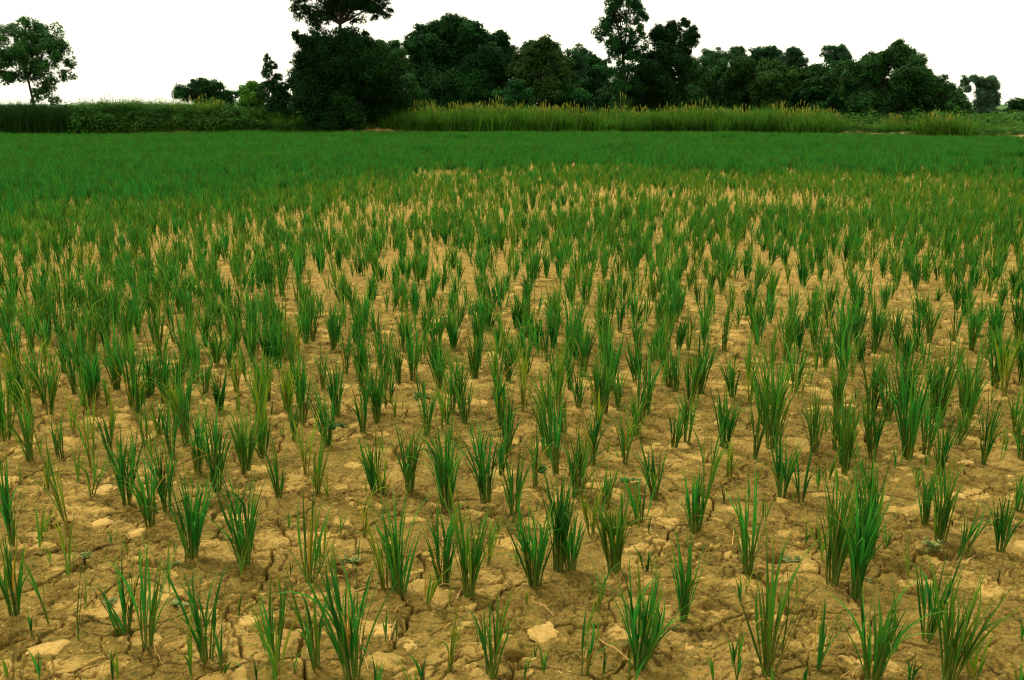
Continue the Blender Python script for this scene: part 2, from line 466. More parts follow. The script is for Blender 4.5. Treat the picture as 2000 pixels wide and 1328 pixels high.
TUFTS = """
30 1198 1040 4;23 1075 905 3;100 1215 1091 1;132 1103 990 2 y;137 1043 848 2 y;65 1243 1191 1;150 1256 1098 1;245 1236 1058 3;287 1265 1055 3
247 985 833 4;295 1031 910 4;328 1000 853 4;375 1088 917 5;423 958 793 5;480 1105 926 5 b;545 971 847 3;620 965 847 3;605 1135 962 3 b;407 1298 1103 4 b
537 1305 1141 3;618 1318 1135 3;690 1342 1100 5 b;437 1325 1211 2 b;372 1338 1240 1;74 1335 1265 1;572 1332 1270 1;463 1204 1141 1;13 1325 1260 1;662 1048 995 1 y
710 1048 908 2 y;752 1155 1005 3 y;780 1161 950 5;830 1191 1110 2 yb;864 1145 988 4;915 1166 980 5;949 1105 995 2 y;874 991 833 5;949 978 815 5;1005 1000 877 4
800 955 807 4;1045 1148 985 5;1090 1118 915 5;1114 1118 1010 4;1200 1121 956 5;1155 1038 940 3 y;1252 1015 910 3;1277 975 857 3;1164 1195 1085 2;1247 1308 1118 5 b
1265 1280 1130 3;1335 1218 1040 4;960 1325 1183 4 b;875 1311 1188 2 y;1144 1322 1188 2 b;1020 1332 1265 1;1027 1185 1128 1 y;818 1332 1285 1;1063 1328 1290 1;1262 1115 1061 2
1127 965 833 5;1184 985 905 3;750 965 893 2 y;735 963 835 4;1357 1038 912 5;1461 1118 937 4;1452 1161 1120 1 y;1526 968 827 4;1564 981 867 3;1627 1140 922 5
1671 1165 950 5;1702 1085 862 5;1804 1021 900 4;1836 1060 892 4;1874 1085 980 3 r;1954 1078 965 4;1987 997 925 4;1811 1251 1093 4 b;1851 1322 1130 5 b;1501 1315 1070 4 b
1592 1298 1141 2;1704 1325 1137 5 b;1434 1332 1258 1;1397 1332 1275 1;1997 1250 1181 1;1777 1334 1291 2;1900 1336 1245 2 y;1567 1332 1255 1;1570 1065 1010 1;1467 978 920 1
58 900 787 4;120 897 810 3;12 858 777 3;143 847 767 2 y;97 813 690 4;27 780 713 2;50 785 727 3 y;69 762 673 4;147 770 667 4;163 747 640 3;123 722 633 4;193 778 697 4
227 760 633 5;212 797 727 2;270 807 727 3;293 773 667 5;280 777 740 3 y;350 830 743 4 y;347 773 683 5;383 747 680 3;400 767 713 4;313 850 777 3;337 830 765 2 y;430 800 727 5
463 767 700 4 y;423 713 643 5;508 807 713 3 y;560 813 727 5 y;590 830 710 4;573 860 787 3;640 873 763 4;630 763 683 3;563 707 633 4;583 700 630 2 y;387 920 787 4;480 923 793 5
513 893 813 4;283 867 787 3;217 860 787 3 y;90 960 887 3;180 970 873 2 r;37 947 900 1;707 710 630 3;674 733 650 3;712 785 727 3;735 810 707 4;760 793 713 3;774 817 760 2 y
807 747 630 4;857 763 677 4;824 787 730 2;884 640 580 3;927 743 657 5;907 827 743 4;874 827 763 3;989 670 600 3;1032 660 590 4;992 747 673 4;1024 757 680 3 y;979 827 730 4
1072 850 740 5;1102 847 787 3;990 880 773 4;977 927 840 3;1047 947 827 3;1069 707 620 3;1084 667 590 4;1137 740 637 4;1130 800 727 3;1167 787 700 4;1194 740 673 4;1205 800 727 3
1160 900 787 4;1174 847 780 2 y;1244 853 767 4;1220 873 790 3 y;1264 813 693 4;1245 690 610 4;1307 760 667 4;1320 770 690 3;1315 877 807 3;1300 690 605 4;1320 627 560 4
1367 770 660 5;1341 867 763 4;1431 780 693 4;1464 787 710 3 y;1414 877 773 5;1424 930 860 3 y;1380 967 820 3;1506 877 680 5;1517 867 765 3;1552 767 660 4;1589 883 757 4;1564 780 700 2 y
1610 713 643 4;1647 903 780 5;1617 933 860 2;1702 803 693 5;1701 873 787 4;1734 820 733 4;1772 890 700 5;1764 797 677 5;1834 827 667 5;1820 797 690 4;1880 797 713 4;1867 867 787 3 r
1920 903 767 4;1984 847 760 4;1807 887 760 4;1834 927 813 4;1994 893 800 3;1937 680 600 5;1897 683 600 4;1990 673 580 5;1414 683 590 4;1534 700 590 5;1477 673 580 4;1654 693 600 4
1707 687 590 4;1754 680 590 5;1790 683 590 5;1814 670 580 4;1864 670 590 3;30 720 610 4;60 690 600 4;95 668 590 4;15 668 580 5;180 690 600 4;205 668 580 4;250 690 590 4;310 690 600 4
340 668 580 3;372 700 610 4;270 655 580 3;450 655 580 4;500 690 600 4;520 660 580 3;610 668 585 4;650 690 605 4;740 668 590 3;785 680 600 3 y;830 665 590 4;940 665 585 3;1130 665 590 4
1180 680 590 4;1210 650 570 4;1375 655 570 4;1590 655 560 4;1345 680 600 3
"""
TN = {1: 1, 2: 3, 3: 6, 4: 11, 5: 18}
plants = []                                     # (root, photo x, photo y, height, density, yellow, flags)
GROUP = 'rice plants standing apart in the dry clay'

def place_tuft(bufs, x, y, rz, scale=1.0):
    root = empty('rice_plant', (x, y, soil_z(x, y) - .004), rz)
    return root

def build_single(px, pb, pt, dens, fl, r):
    x, y = G(px, pb)
    H = PY(px, pt, y)[2]
    H = max(.12, min(.62, H * (1.24 if pb > 900 else 1.36)))
    spread = r.uniform(.12, .23) + (.14 if 'b' in fl else 0) + (.05 if dens <= 3 else 0)
    yel = (.42 if 'y' in fl else r.choice((.04, .06, .10, .16)))
    lean = (r.uniform(-.07, .07) + (.32 if 'r' in fl else 0), r.uniform(-.07, .07))
    n_dry = r.choice((0, 0, 1, 1, 2)) + (1 if 'y' in fl else 0) if dens > 1 else 0
    n = max(1, TN[dens] + (r.choice((-1, 0, 1, 2)) if dens > 2 else 0))
    lv, st, dr = make_tuft(r, H, n, spread, lean, yel, True, n_dry, wid=.0051)
    root = empty('rice_plant', (x, y, soil_z(x, y) - .003))
    link('leaves', lv.mesh('rice_leaves', True), M['rice'], root)
    link('stem', st.mesh('rice_stem', True), M['stem'], root)
    for d in dr:
        link('yellow_leaf', d.mesh('yellow_leaf', True), M['dry'], root)
    plants.append((root, px, pb, H, dens, yel, fl, n_dry))
    return x, y

taken = []
r1 = random.Random(3)
for row in TUFTS.replace('\n', ';').split(';'):
    p = row.split()
    if len(p) >= 4:
        taken.append(build_single(float(p[0]), float(p[1]), float(p[2]), int(p[3]), p[4] if len(p) > 4 else '', r1))
N_TRACED = len(plants)

# --- the rows behind: positions by density, real metres
def edge_Y(px):                                  # far edge of the rice field
    return float(np.interp(px, [-400, 0, 500, 1000, 1200, 1500, 2000, 2400], [45, 47, 50.5, 52, 52, 49.5, 43.5, 41]))

BX = [-300, 0, 200, 400, 560, 700, 1000, 1350, 1600, 2000, 2300]
BYP = [445, 435, 415, 395, 365, 343, 338, 345, 350, 352, 356]   # where the thick sward begins in the photo
cand_x, cand_y = [], []
def jitter_grid(y0, y1, s, jit):
    ys = np.arange(y0, y1, s)
    out = []
    for yy in ys:
        wd = .60 * yy + 1.2
        xs = np.arange(-wd, wd, s)
        out.append(np.stack([xs + npr.normal(0, jit, len(xs)), yy + npr.normal(0, jit, len(xs))], 1))
    return np.concatenate(out)
grid = jitter_grid(4.0, 24.5, .15, .05)
tk = np.array(taken)
sparse = []
bpx, bpy_ = [], []
u, v = project(grid[:, 0], grid[:, 1], 0.0)
dn = fbm(grid[:, 0] * .55 + 2, grid[:, 1] * .28, 101, 3)
bnd = np.interp(u, BX, BYP) + 60 * (fbm(grid[:, 0] * .45, grid[:, 1] * .22, 102, 3) - .5) + npr.normal(0, 7, len(grid))
prob = .45 + 1.3 * (dn - .5)
prob += .35 * smooth(60, 0, np.hypot((u - 1110) / 1.6, (v - 455) * 2.2)) + .30 * smooth(400, 120, np.hypot(u - 1830, (v - 470) * 3.5))
prob -= .04
prob += .28 * smooth(360, 80, np.hypot(u - 120, (v - 600) * 3)) + .16 * smooth(560, 660, v)
prob = prob * np.interp(v, [340, 400, 450, 520, 600, 700, 830, 940], [1.55, 1.12, .92, .98, .98, .76, .42, .10])
prob = prob + (.45 - .30 * smooth(500, 750, u)) * smooth(70, 0, v - bnd)
keep = (v > bnd) & (npr.random(len(grid)) < np.clip(prob, .18, .97)) & (v < 945)
for i in np.nonzero(keep)[0]:
    if len(tk) and np.min(np.hypot(tk[:, 0] - grid[i, 0], tk[:, 1] - grid[i, 1])) < .11:
        continue
    sparse.append((grid[i, 0], grid[i, 1], u[i], v[i], dn[i]))
sparse.sort(key=lambda s: s[1])

# prototype plants, copied for the rest of the individuals
protos = []
r2 = random.Random(19)
for k in range(16):
    dens = (3, 4, 3, 5, 2, 4, 2, 3)[k % 8]
    yel = (.05, .10, .22, .06, .38, .14, .45, .10)[k % 8]
    H = r2.uniform(.36, .49)
    lv, st, dr = make_tuft(r2, H, TN[dens] + r2.choice((0, 1, 2)), r2.uniform(.11, .23), (r2.uniform(-.06, .06), r2.uniform(-.06, .06)), yel, True, 1, wid=.0051)
    protos.append((lv.mesh('rice_leaves', True), st.mesh('rice_stem', True), dr[0].mesh('yellow_leaf', True), H, dens, yel))
n_more = 300 - N_TRACED
inframe = [s for s in sparse if -10 < s[2] < 2010]
single_keys = set()
first = {}
for s in inframe[:n_more]:
    single_keys.add((s[0], s[1]))
    k = r2.randrange(16)
    ml, ms, md, H, dens, yel = protos[k]
    sc_ = r2.uniform(.82, 1.1)
    root = empty('rice_plant', (s[0], s[1], soil_z(s[0], s[1]) - .003), r2.uniform(0, 6.28))
    root.scale = (sc_, sc_, sc_)
    if k not in first:
        first[k] = [link('leaves', ml, M['rice'], root), link('stem', ms, M['stem'], root), link('yellow_leaf', md, M['dry'], root)]
    else:
        for c in first[k]:
            d = c.copy(); COL.objects.link(d); d.parent = root
    plants.append((root, s[2], s[3], H * sc_, dens, yel, '', 1))

# --- everything farther: one object, instanced
def gn_scatter(name, pts, rot, scl, idx, variants, label, cat):
    """one object whose points carry the variants (plant meshes)"""
    me = bpy.data.meshes.new(name)
    n = len(pts)
    me.vertices.add(n)
    me.vertices.foreach_set('co', np.asarray(pts, np.float32).ravel())
    a = me.attributes.new('rot', 'FLOAT_VECTOR', 'POINT'); a.data.foreach_set('vector', np.asarray(rot, np.float32).ravel())
    a = me.attributes.new('scl', 'FLOAT_VECTOR', 'POINT'); a.data.foreach_set('vector', np.asarray(scl, np.float32).ravel())
    a = me.attributes.new('idx', 'INT', 'POINT'); a.data.foreach_set('value', np.asarray(idx, np.int32))
    o = bpy.data.objects.new(name, me); COL.objects.link(o)
    vc = bpy.data.collections.new(name + '_kinds')
    for i, vme in enumerate(variants):
        vc.objects.link(bpy.data.objects.new('%s_kind_%02d' % (name, i), vme))
    ng = bpy.data.node_groups.new(name + '_scatter', 'GeometryNodeTree')
    ng.interface.new_socket('Geometry', in_out='INPUT', socket_type='NodeSocketGeometry')
    ng.interface.new_socket('Geometry', in_out='OUTPUT', socket_type='NodeSocketGeometry')
    A = ng.nodes.new
    gi, go = A('NodeGroupInput'), A('NodeGroupOutput')
    ci = A('GeometryNodeCollectionInfo'); ci.inputs['Collection'].default_value = vc
    ci.inputs['Separate Children'].default_value = True; ci.inputs['Reset Children'].default_value = True
    ip = A('GeometryNodeInstanceOnPoints'); ip.inputs['Pick Instance'].default_value = True
    def named(nm, dt):
        q = A('GeometryNodeInputNamedAttribute'); q.data_type = dt; q.inputs['Name'].default_value = nm
        return q.outputs[0]
    Lk = ng.links.new
    mp = A('GeometryNodeMeshToPoints'); Lk(gi.outputs[0], mp.inputs[0])
    Lk(mp.outputs[0], ip.inputs['Points']); Lk(ci.outputs[0], ip.inputs['Instance'])
    Lk(named('idx', 'INT'), ip.inputs['Instance Index'])
    e2r = A('FunctionNodeEulerToRotation'); Lk(named('rot', 'FLOAT_VECTOR'), e2r.inputs[0])
    Lk(e2r.outputs[0], ip.inputs['Rotation']); Lk(named('scl', 'FLOAT_VECTOR'), ip.inputs['Scale'])
    Lk(ip.outputs[0], go.inputs[0])
    md = o.modifiers.new('scatter', 'NODES'); md.node_group = ng
    tag(o, label, cat, kind='stuff')
    return o

def scene_rot(n, tilt=.1):
    return np.stack([npr.normal(0, tilt, n), npr.normal(0, tilt, n), npr.random(n) * 6.283], 1)

r3 = random.Random(5)
kinds = []
for k in range(20):                              # 0-11 sparse plants, 12-19 thick sward
    if k < 12:
        dens = (2, 4, 3, 5, 2, 4)[k % 6]; yel = (.02, .08, .18, .03, .30, .10)[k % 6]
        lv, st, dr = make_tuft(r3, r3.uniform(.29, .40), TN[dens], r3.uniform(.13, .27), (0, 0), yel, False, 1, wid=.0066)
    else:
        lv, st, dr = make_tuft(r3, r3.uniform(.37, .42), 10, r3.uniform(.28, .42), (0, 0), (.0, .02, .06, .01)[k % 4], False, 0, wid=.0072)
    me = lv.mesh('rice_kind')
    me.materials.append(M['rice'] if k < 12 else M['rice_far'])
    kinds.append(me)
rest = [s for s in sparse if (s[0], s[1]) not in single_keys]
pts = [(s[0], s[1], z - .005) for s, z in zip(rest, soil(np.array([s[0] for s in rest]), np.array([s[1] for s in rest]))[0])]
idx = [r3.randrange(12) if r3.random() > .55 * smooth(420, 800, np.array(s[2])) * smooth(450, 400, np.array(s[3])) else r3.choice((2, 4, 8, 10)) for s in rest]
scl = [r3.uniform(.78, 1.12) * float(np.interp(s[3], [350, 420, 500], [.80, .90, 1.0])) for s in rest]
tiny = []
for k in range(6):
    lv, st, dr = make_tuft(r3, r3.uniform(.13, .24), (1, 1, 2, 1, 2, 3)[k], .22, (r3.uniform(-.2, .2), 0), (.1, .3, .1, .5, .2, .3)[k], True, 0, wid=.0042)
    me = lv.mesh('rice_kind'); me.materials.append(M['rice']); kinds.append(me)
for _ in range(420):
    yy = 2.3 + 5.5 * r3.random(); xx = r3.uniform(-1, 1) * (.6 * yy + .4)
    tiny.append((xx, yy))
pts += [(a, b, soil_z(a, b) - .005) for a, b in tiny]
idx += [20 + r3.randrange(6) for _ in tiny]; scl += [r3.uniform(.55, 1.15) for _ in tiny]
g3 = jitter_grid(9.5, 26, .125, .05)
u3, v3 = project(g3[:, 0], g3[:, 1], 0.0)
b3 = np.interp(u3, BX, BYP) - 10
k3 = (v3 > b3) & (npr.random(len(g3)) < (.46 - .16 * smooth(500, 800, u3) * smooth(420, 380, v3)) * np.interp(v3, [330, 380, 440, 520, 580], [1, 1, .7, .35, 0]))
g3 = g3[k3]
pts += [(a, b, -.005) for a, b in g3]
idx += [r3.choice((0, 4, 4, 4, 10, 10)) for _ in g3]; scl += [r3.uniform(.55, .9) for _ in g3]
g2 = jitter_grid(13, 53, .155, .05)
u, v = project(g2[:, 0], g2[:, 1], 0.0)
bnd = np.interp(u, BX, BYP) + 60 * (fbm(g2[:, 0] * .45, g2[:, 1] * .22, 102, 3) - .5) + npr.normal(0, 16, len(g2))
ee = np.array([edge_Y(a) for a in u])
gaps = fbm(g2[:, 0] * .5, g2[:, 1] * .25, 104, 3)
k2 = (v <= bnd) & (g2[:, 1] < ee) & (npr.random(len(g2)) < np.where(v > bnd - 30, .55 + .4 * np.clip((bnd - v) / 30, 0, 1), .97)) & (gaps > .22)
g2 = g2[k2]
hs = .86 + .45 * (fbm(g2[:, 0] * .35, g2[:, 1] * .22, 105, 3) - .5) + .30 * (fbm(g2[:, 0] * 1.6, g2[:, 1] * .9, 106, 2) - .5)
pts = np.concatenate([np.array(pts), np.stack([g2[:, 0], g2[:, 1], np.full(len(g2), -.005)], 1)])
idx = np.concatenate([idx, npr.integers(12, 20, len(g2))])
scl = np.concatenate([scl, hs * npr.uniform(.9, 1.1, len(g2))])
gn_scatter('rice_crop', pts, scene_rot(len(pts), .06), np.repeat(scl[:, None], 3, 1), idx, kinds,
           'thick green rice filling the far part of the field up to the weedy bank', 'rice crop')

# ------------------------------------------------------------------ labels of the single plants
ORD = 'first second third fourth fifth sixth seventh eighth ninth tenth eleventh twelfth thirteenth fourteenth fifteenth sixteenth seventeenth eighteenth nineteenth twentieth'.split()
plants.sort(key=lambda p: -p[2])
sizes, k = [], 0
while k < len(plants):
    sizes.append(min(15, len(plants) - k)); k += 15
k = 0
for ri, n in enumerate(sizes):
    row = sorted(plants[k:k + n], key=lambda p: p[1]); k += n
    for j, (root, px, pb, H, dens, yel, fl, nd) in enumerate(row):
        col = 'yellowing' if yel > .3 else ('light green' if yel > .14 else 'dark green')
        look = {1: 'thin', 2: 'sparse', 3: 'slim', 4: 'bushy', 5: 'dense'}[dens]
        if 'b' in fl: look = 'wide ' + look
        if 'r' in fl: look = 'leaning ' + look
        if dens == 1: look = 'wispy'
        h = 'tall ' if H > .40 else ('short ' if H < .24 else '')
        if j < n / 2: pos = '%s from left' % ORD[j]
        else: pos = '%s from right' % ORD[n - 1 - j]
        if j == 0: pos = 'leftmost'
        if j == n - 1: pos = 'rightmost'
        rown = 'the nearest row' if ri == 0 else 'the %s row back' % ORD[ri]
        tag(root, '%s%s %s rice plant, %s in %s' % (h, look, col, pos, rown), 'rice plant', GROUP)

# ------------------------------------------------------------------ clods, straw, weeds
def make_clod(r, a, b, c):
    n, m = 30, 14
    th = np.linspace(0, 2 * math.pi, n, endpoint=False)
    ph = np.linspace(0, 1, m)
    T, Pp = np.meshgrid(th, ph)
    s = r.uniform(0, 90)
    out = 1 + .9 * (fbm(np.cos(T) * 1.3 + s, np.sin(T) * 1.3 + s, 200, 3) - .5) + .16 * (fbm(np.cos(T) * 4 + s, np.sin(T) * 4 + s, 201, 2) - .5) * 2
    rr = np.sin(Pp * math.pi / 2) ** .8
    x = a * rr * out * np.cos(T); y = b * rr * out * np.sin(T)
    z = c * (1 - rr ** 5) * (1 + .9 * (fbm(x / a * 2 + s, y / b * 2, 202, 3) - .5)) - .45 * c * (rr > .97)
    v = np.stack([x, y, z], -1).reshape(-1, 3)
    q = [(i * n + j, (i + 1) * n + j, (i + 1) * n + (j + 1) % n, i * n + (j + 1) % n) for i in range(1, m - 1) for j in range(n)]
    t = [(0, n + j, n + (j + 1) % n) for j in range(n)]
    return np_mesh('clod', v, q, t, None, True)

CLODS = [  # px, py, width px, depth px, pale?, label
    (200, 1023, 40, 16, 1, 'flat pale clod left of the bushy rice plants, below a similar peaked one'),
    (206, 958, 44, 18, 1, 'peaked pale clod with shadowed lower edge, above a smaller flat one'),
    (72, 1050, 38, 12, 0, 'low brownish clod beside the leftmost rice plants'),
    (268, 1043, 30, 17, 1, 'tan clod at the foot of a bushy rice plant'),
    (96, 1272, 66, 32, 1, 'broad flat tan clod in the lower left corner, largest there'),
    (487, 1213, 40, 24, 1, 'rounded tan clod between the wide plant and a slim one at lower left'),
    (132, 1312, 44, 14, 0, 'low brown clod at the bottom edge below the broad flat clod'),
    (325, 1285, 32, 14, 0, 'small brown clod left of the wide plant at the bottom edge'),
    (745, 1237, 56, 24, 1, 'bright angular clod right of the big dense plant at the bottom'),
    (800, 1262, 40, 24, 1, 'rounded tan clod just below the bright angular clod'),
    (752, 1303, 78, 32, 0, 'big brown dome shaped clod at the bottom edge'),
    (976, 1196, 34, 12, 1, 'small smooth tan clod above the wide plant at bottom centre'),
    (920, 1223, 34, 10, 0, 'small flat brown clod left of the bottom centre plant'),
    (1063, 1243, 64, 34, 1, 'large smooth pale clod at bottom centre'),
    (1765, 917, 38, 15, 2, 'bright whitish flat clod lying open at right'),
    (1536, 747, 30, 8, 2, 'small bright flat clod beside a tall dense plant at centre right'),
    (662, 756, 52, 14, 2, 'wide bright clod in the bare patch left of centre'),
    (786, 762, 44, 13, 1, 'wide pale clod among thin plants at centre'),
    (1873, 966, 30, 13, 1, 'rounded tan clod between plants near the right edge'),
    (1884, 897, 46, 8, 1, 'long flat pale clod near the right edge'),
    (1482, 1306, 26, 13, 0, 'small brown clod at the foot of the wide plant at bottom right'),
    (1424, 992, 42, 10, 1, 'long low pale clod right of a dense dark plant'),
    (1376, 1254, 30, 14, 1, 'small tan clod, right one of a pair below the bushy plant'),
    (1342, 1264, 26, 13, 1, 'small tan clod, left one of a pair below the bushy plant'),
    (1468, 826, 52, 13, 1, 'long pale clod in the open patch right of centre'),
    (1660, 795, 26, 9, 1, 'small pale clod behind the dense plants at right'),
    (970, 690, 40, 10, 1, 'far low pale clod near the middle of the field'),
    (622, 826, 36, 12, 0, 'far brownish clod left of a bushy plant'),
]
r4 = random.Random(8)
for px, py, wp, hp, pale, lab in CLODS:
    x, y = G(px, py)
    k = math.hypot(y, CAM_H) / F
    a = wp * k * .5
    b = min(hp * k * .5 / math.sin(math.atan2(CAM_H, y)), a * 1.3)
    me = make_clod(r4, a, b, min(a, b) * .15)
    o = link('soil_clod', me, M['clod2'] if pale == 0 else M['clod'])
    o.location = (x, y, soil_z(x, y) - .002)
    o.rotation_euler = (r4.uniform(-.08, .08), r4.uniform(-.08, .08), r4.uniform(-.2, .2))
    tag(o, lab, 'clod', 'clods of dry clay lying in the field')

STRAWS = [(1040, 1185, 1082, 1216, 'bright straight straw stem on bare clay at bottom centre'), (770, 1205, 802, 1180, 'short bent straw under the dense plants left of centre'),
          (678, 1172, 766, 1156, 'long reddish straw lying across the clay left of centre'), (858, 1150, 912, 1150, 'reddish straw lying behind the dense centre plant'),
          (892, 1180, 916, 1125, 'dry stalk leaning on the dense centre plant'), (760, 1262, 775, 1212, 'curved thin straw beside the bright angular clod'),
          (1270, 1025, 1280, 1032, 'tiny upright straw right of centre'), (1170, 1255, 1250, 1315, 'long thin straw beside the wide plant at the bottom'),
          (1430, 1072, 1434, 1036, 'upright dry straw left of a light green bushy plant'), (1388, 1047, 1426, 1056, 'thin reddish straw on clay below the dense plant at right'),
          (405, 1010, 445, 980, 'pale straw lying at the edge of a dark hole'), (300, 1265, 316, 1298, 'curled straw beside a slim plant at lower left'),
          (700, 1245, 720, 1325, 'long pale straw right of the big dense plant at the bottom'), (1690, 1300, 1640, 1322, 'orange straw under the wide dense plant at lower right'),
          (1885, 1110, 1910, 1080, 'thin straw near the right edge beside a leaning plant'), (1260, 965, 1318, 968, 'reddish straw lying right of the dark hole'),
          (1480, 830, 1495, 850, 'orange straw at the foot of a tall dense plant'), (1275, 950, 1312, 972, 'pale thin straw right of centre behind the hole'),
          (236, 1050, 262, 1060, 'thin straw on clay left of the bushy plants')]
for ax, ay, bx, by_, lab in STRAWS:
    A = np.array([*G(ax, ay), 0]); B = np.array([*G(bx, by_), 0])
    if np.linalg.norm(A - B) > .3:
        B = A + (B - A) / np.linalg.norm(A - B) * .3
    A[2] = soil_z(A[0], A[1]) + .003; B[2] = soil_z(B[0], B[1]) + .006
    bf = Buf()
    ts = np.linspace(0, 1, 9)
    bow = r4.uniform(-.009, .009)
    pp = np.array([A + (B - A) * t for t in ts]) - A
    pp[:, 2] = [soil_z(*(A + p)[:2]) + .005 + .008 * math.sin(math.pi * t) for p, t in zip(pp, ts)]
    pp[:, 2] = np.maximum(pp[:, 2], np.convolve(np.pad(pp[:, 2], 1, 'edge'), [.33, .34, .33], 'valid')) - A[2]
    pp[:, 1] += bow * np.sin(ts * math.pi)
    tube(bf, pp, np.linspace(.0021, .0012, 9), 5)
    o = link('straw_stem', bf.mesh('straw', True), M['straw'])
    o.location = A
    tag(o, lab, 'straw', 'dry straws lying on the clay')

M['weed_grey'] = foliage_mat('grey_weed', (.07, .10, .020), (.17, .20, .055), (.3, .28, .15), trans=.15, rough=.8, spec=.03)
M['weed_dark'] = foliage_mat('dark_weed', (.012, .07, .012), (.03, .12, .02), (.1, .12, .02), trans=.2)
def make_weed(r, rad, n, lift, ll):
    bf, stm = Buf(), Buf()
    for i in range(n):
        az = r.uniform(0, 6.283); el = r.uniform(.15, 1.2)
        L = rad * r.uniform(.5, 1)
        tip = np.array([math.cos(az) * math.cos(el) * L, math.sin(az) * math.cos(el) * L, math.sin(el) * L * lift])
        tube(stm, [np.zeros(3), tip * .55 + np.array([0, 0, .25 * L * lift]), tip], [.0012, .0010, .0006], 4)
        for k in range(7):
            f = (k + 1) / 7
            p = tip * f + np.array([0, 0, .5 * L * lift * f * (1 - f)])
            a2 = az + (1.2 if k % 2 else -1.2)
            blade(bf, p, (math.cos(a2), math.sin(a2), r.uniform(.1, .7)), ll * r.uniform(.6, 1), ll * .24, a2, r.uniform(0, .6), 3, False, r.random(), r.random() * .3)
    return bf.mesh('weed_leaves', True), stm.mesh('weed_stem', True)
WEEDS = [(1545, 1092, .055, 10, .5, .022, 'grey', 'grey green weed lying flat in a dip right of the light green plant'),
         (1822, 1072, .06, 14, .9, .020, 'grey', 'feathery grey green weed near the right edge'),
         (690, 1098, .045, 9, .8, .020, 'grey', 'small pale leaved weed on clay left of the dense plants'),
         (657, 838, .07, 12, .5, .03, 'dark', 'low dark green weed in a hollow left of centre'),
         (822, 782, .07, 12, .6, .03, 'dark', 'low dark weed clump among thin plants at centre'),
         (1236, 940, .06, 10, .5, .03, 'dark', 'dark spreading weed on the rim of the hole right of centre'),
         (1052, 915, .05, 9, .5, .028, 'dark', 'dark low weed beside a bushy plant at centre'),
         (215, 1190, .035, 8, .8, .018, 'grey', 'tiny grey weed among the slim plants at lower left'),
         (335, 1110, .04, 9, .8, .018, 'grey', 'tiny grey leaved weed right of the small dark hole'),
         (350, 1185, .03, 7, .8, .022, 'grey', 'tiny whitish weed behind the wide plant at lower left'),
         (1690, 1130, .045, 10, .7, .020, 'grey', 'grey weed at the foot of the tallest dense plants'),
         (170, 1090, .03, 7, .8, .018, 'grey', 'tiny grey weed right of the yellowing sparse plant')]
for px, py, rad, n, lift, ll, kd, lab in WEEDS:
    x, y = G(px, py)
    a, b = make_weed(r4, rad, n, lift, ll)
    root = empty('weed', (x, y, soil_z(x, y)))
    link('leaves', a, M['weed_' + kd], root); link('stem', b, M['stem'], root)
    tag(root, lab, 'weed', 'small weeds on the clay')

# ------------------------------------------------------------------ bank and its growth
def bank_top(px):
    """height of the earth bank behind the field, by photo x"""
    return np.interp(px, [-500, 0, 170, 300, 480, 640, 670, 790, 850, 1000, 1500, 1750, 1860, 1930, 2000, 2400],
                     [.45, .45, .75, 1.35, .9, .6, .62, .60, .45, .40, .40, .40, .35, .33, .42, .4])
def build_bank():
    us = np.linspace(-420, 2420, 420)
    ds = np.array([0, .15, .35, .6, .9, 1.3, 1.8, 2.5, 4, 6, 9, 14, 22])
    shp = np.array([0, .30, .55, .72, .82, .9, .96, 1, .95, .75, .5, .25, .0])
    V = []
    for d, s in zip(ds, shp):
        for uu in us:
            Y = edge_Y(uu) + .5 + d
            X = (uu - 1000) / F * edge_Y(uu) * 1.02 * (1 + d / 60)
            V.append((X, Y, s * float(bank_top(uu))))
    V = np.array(V)
    V[:, 2] += (.16 * (fbm(V[:, 0] * .9, V[:, 1] * .9, 300, 4) - .5)) * np.clip(V[:, 2] * 6, 0, 1) - .02
    c = len(us)
    i = (np.arange(len(ds) - 1)[:, None] * c + np.arange(c - 1)[None, :]).ravel()
    q = np.stack([i, i + 1, i + 1 + c, i + c], 1)
    o = link('earth_bank', np_mesh('earth_bank', V, q, None, None, True), M['bank'])
    tag(o, 'low bank of pale dry earth along the far edge of the field', 'bank', kind='structure')
build_bank()

M['grass'] = foliage_mat('tall_grass_leaf', (.010, .080, .008), (.060, .195, .016), (.30, .29, .04), tip=.16, trans=.35, vary=.45)
M['grass_darkened'] = foliage_mat('darkened_grass_leaf', (.006, .032, .006), (.018, .065, .010), (.10, .10, .02), trans=.2)  # vignette darkening at the left end put into the leaf colour
M['plume'] = foliage_mat('grass_plume', (.36, .19, .06), (.52, .32, .12), (.46, .23, .065), trans=.3)
M['bushy'] = foliage_mat('bank_weed_leaf', (.004, .035, .005), (.026, .115, .010), (.14, .19, .02), trans=.25, rough=.8, spec=.03)

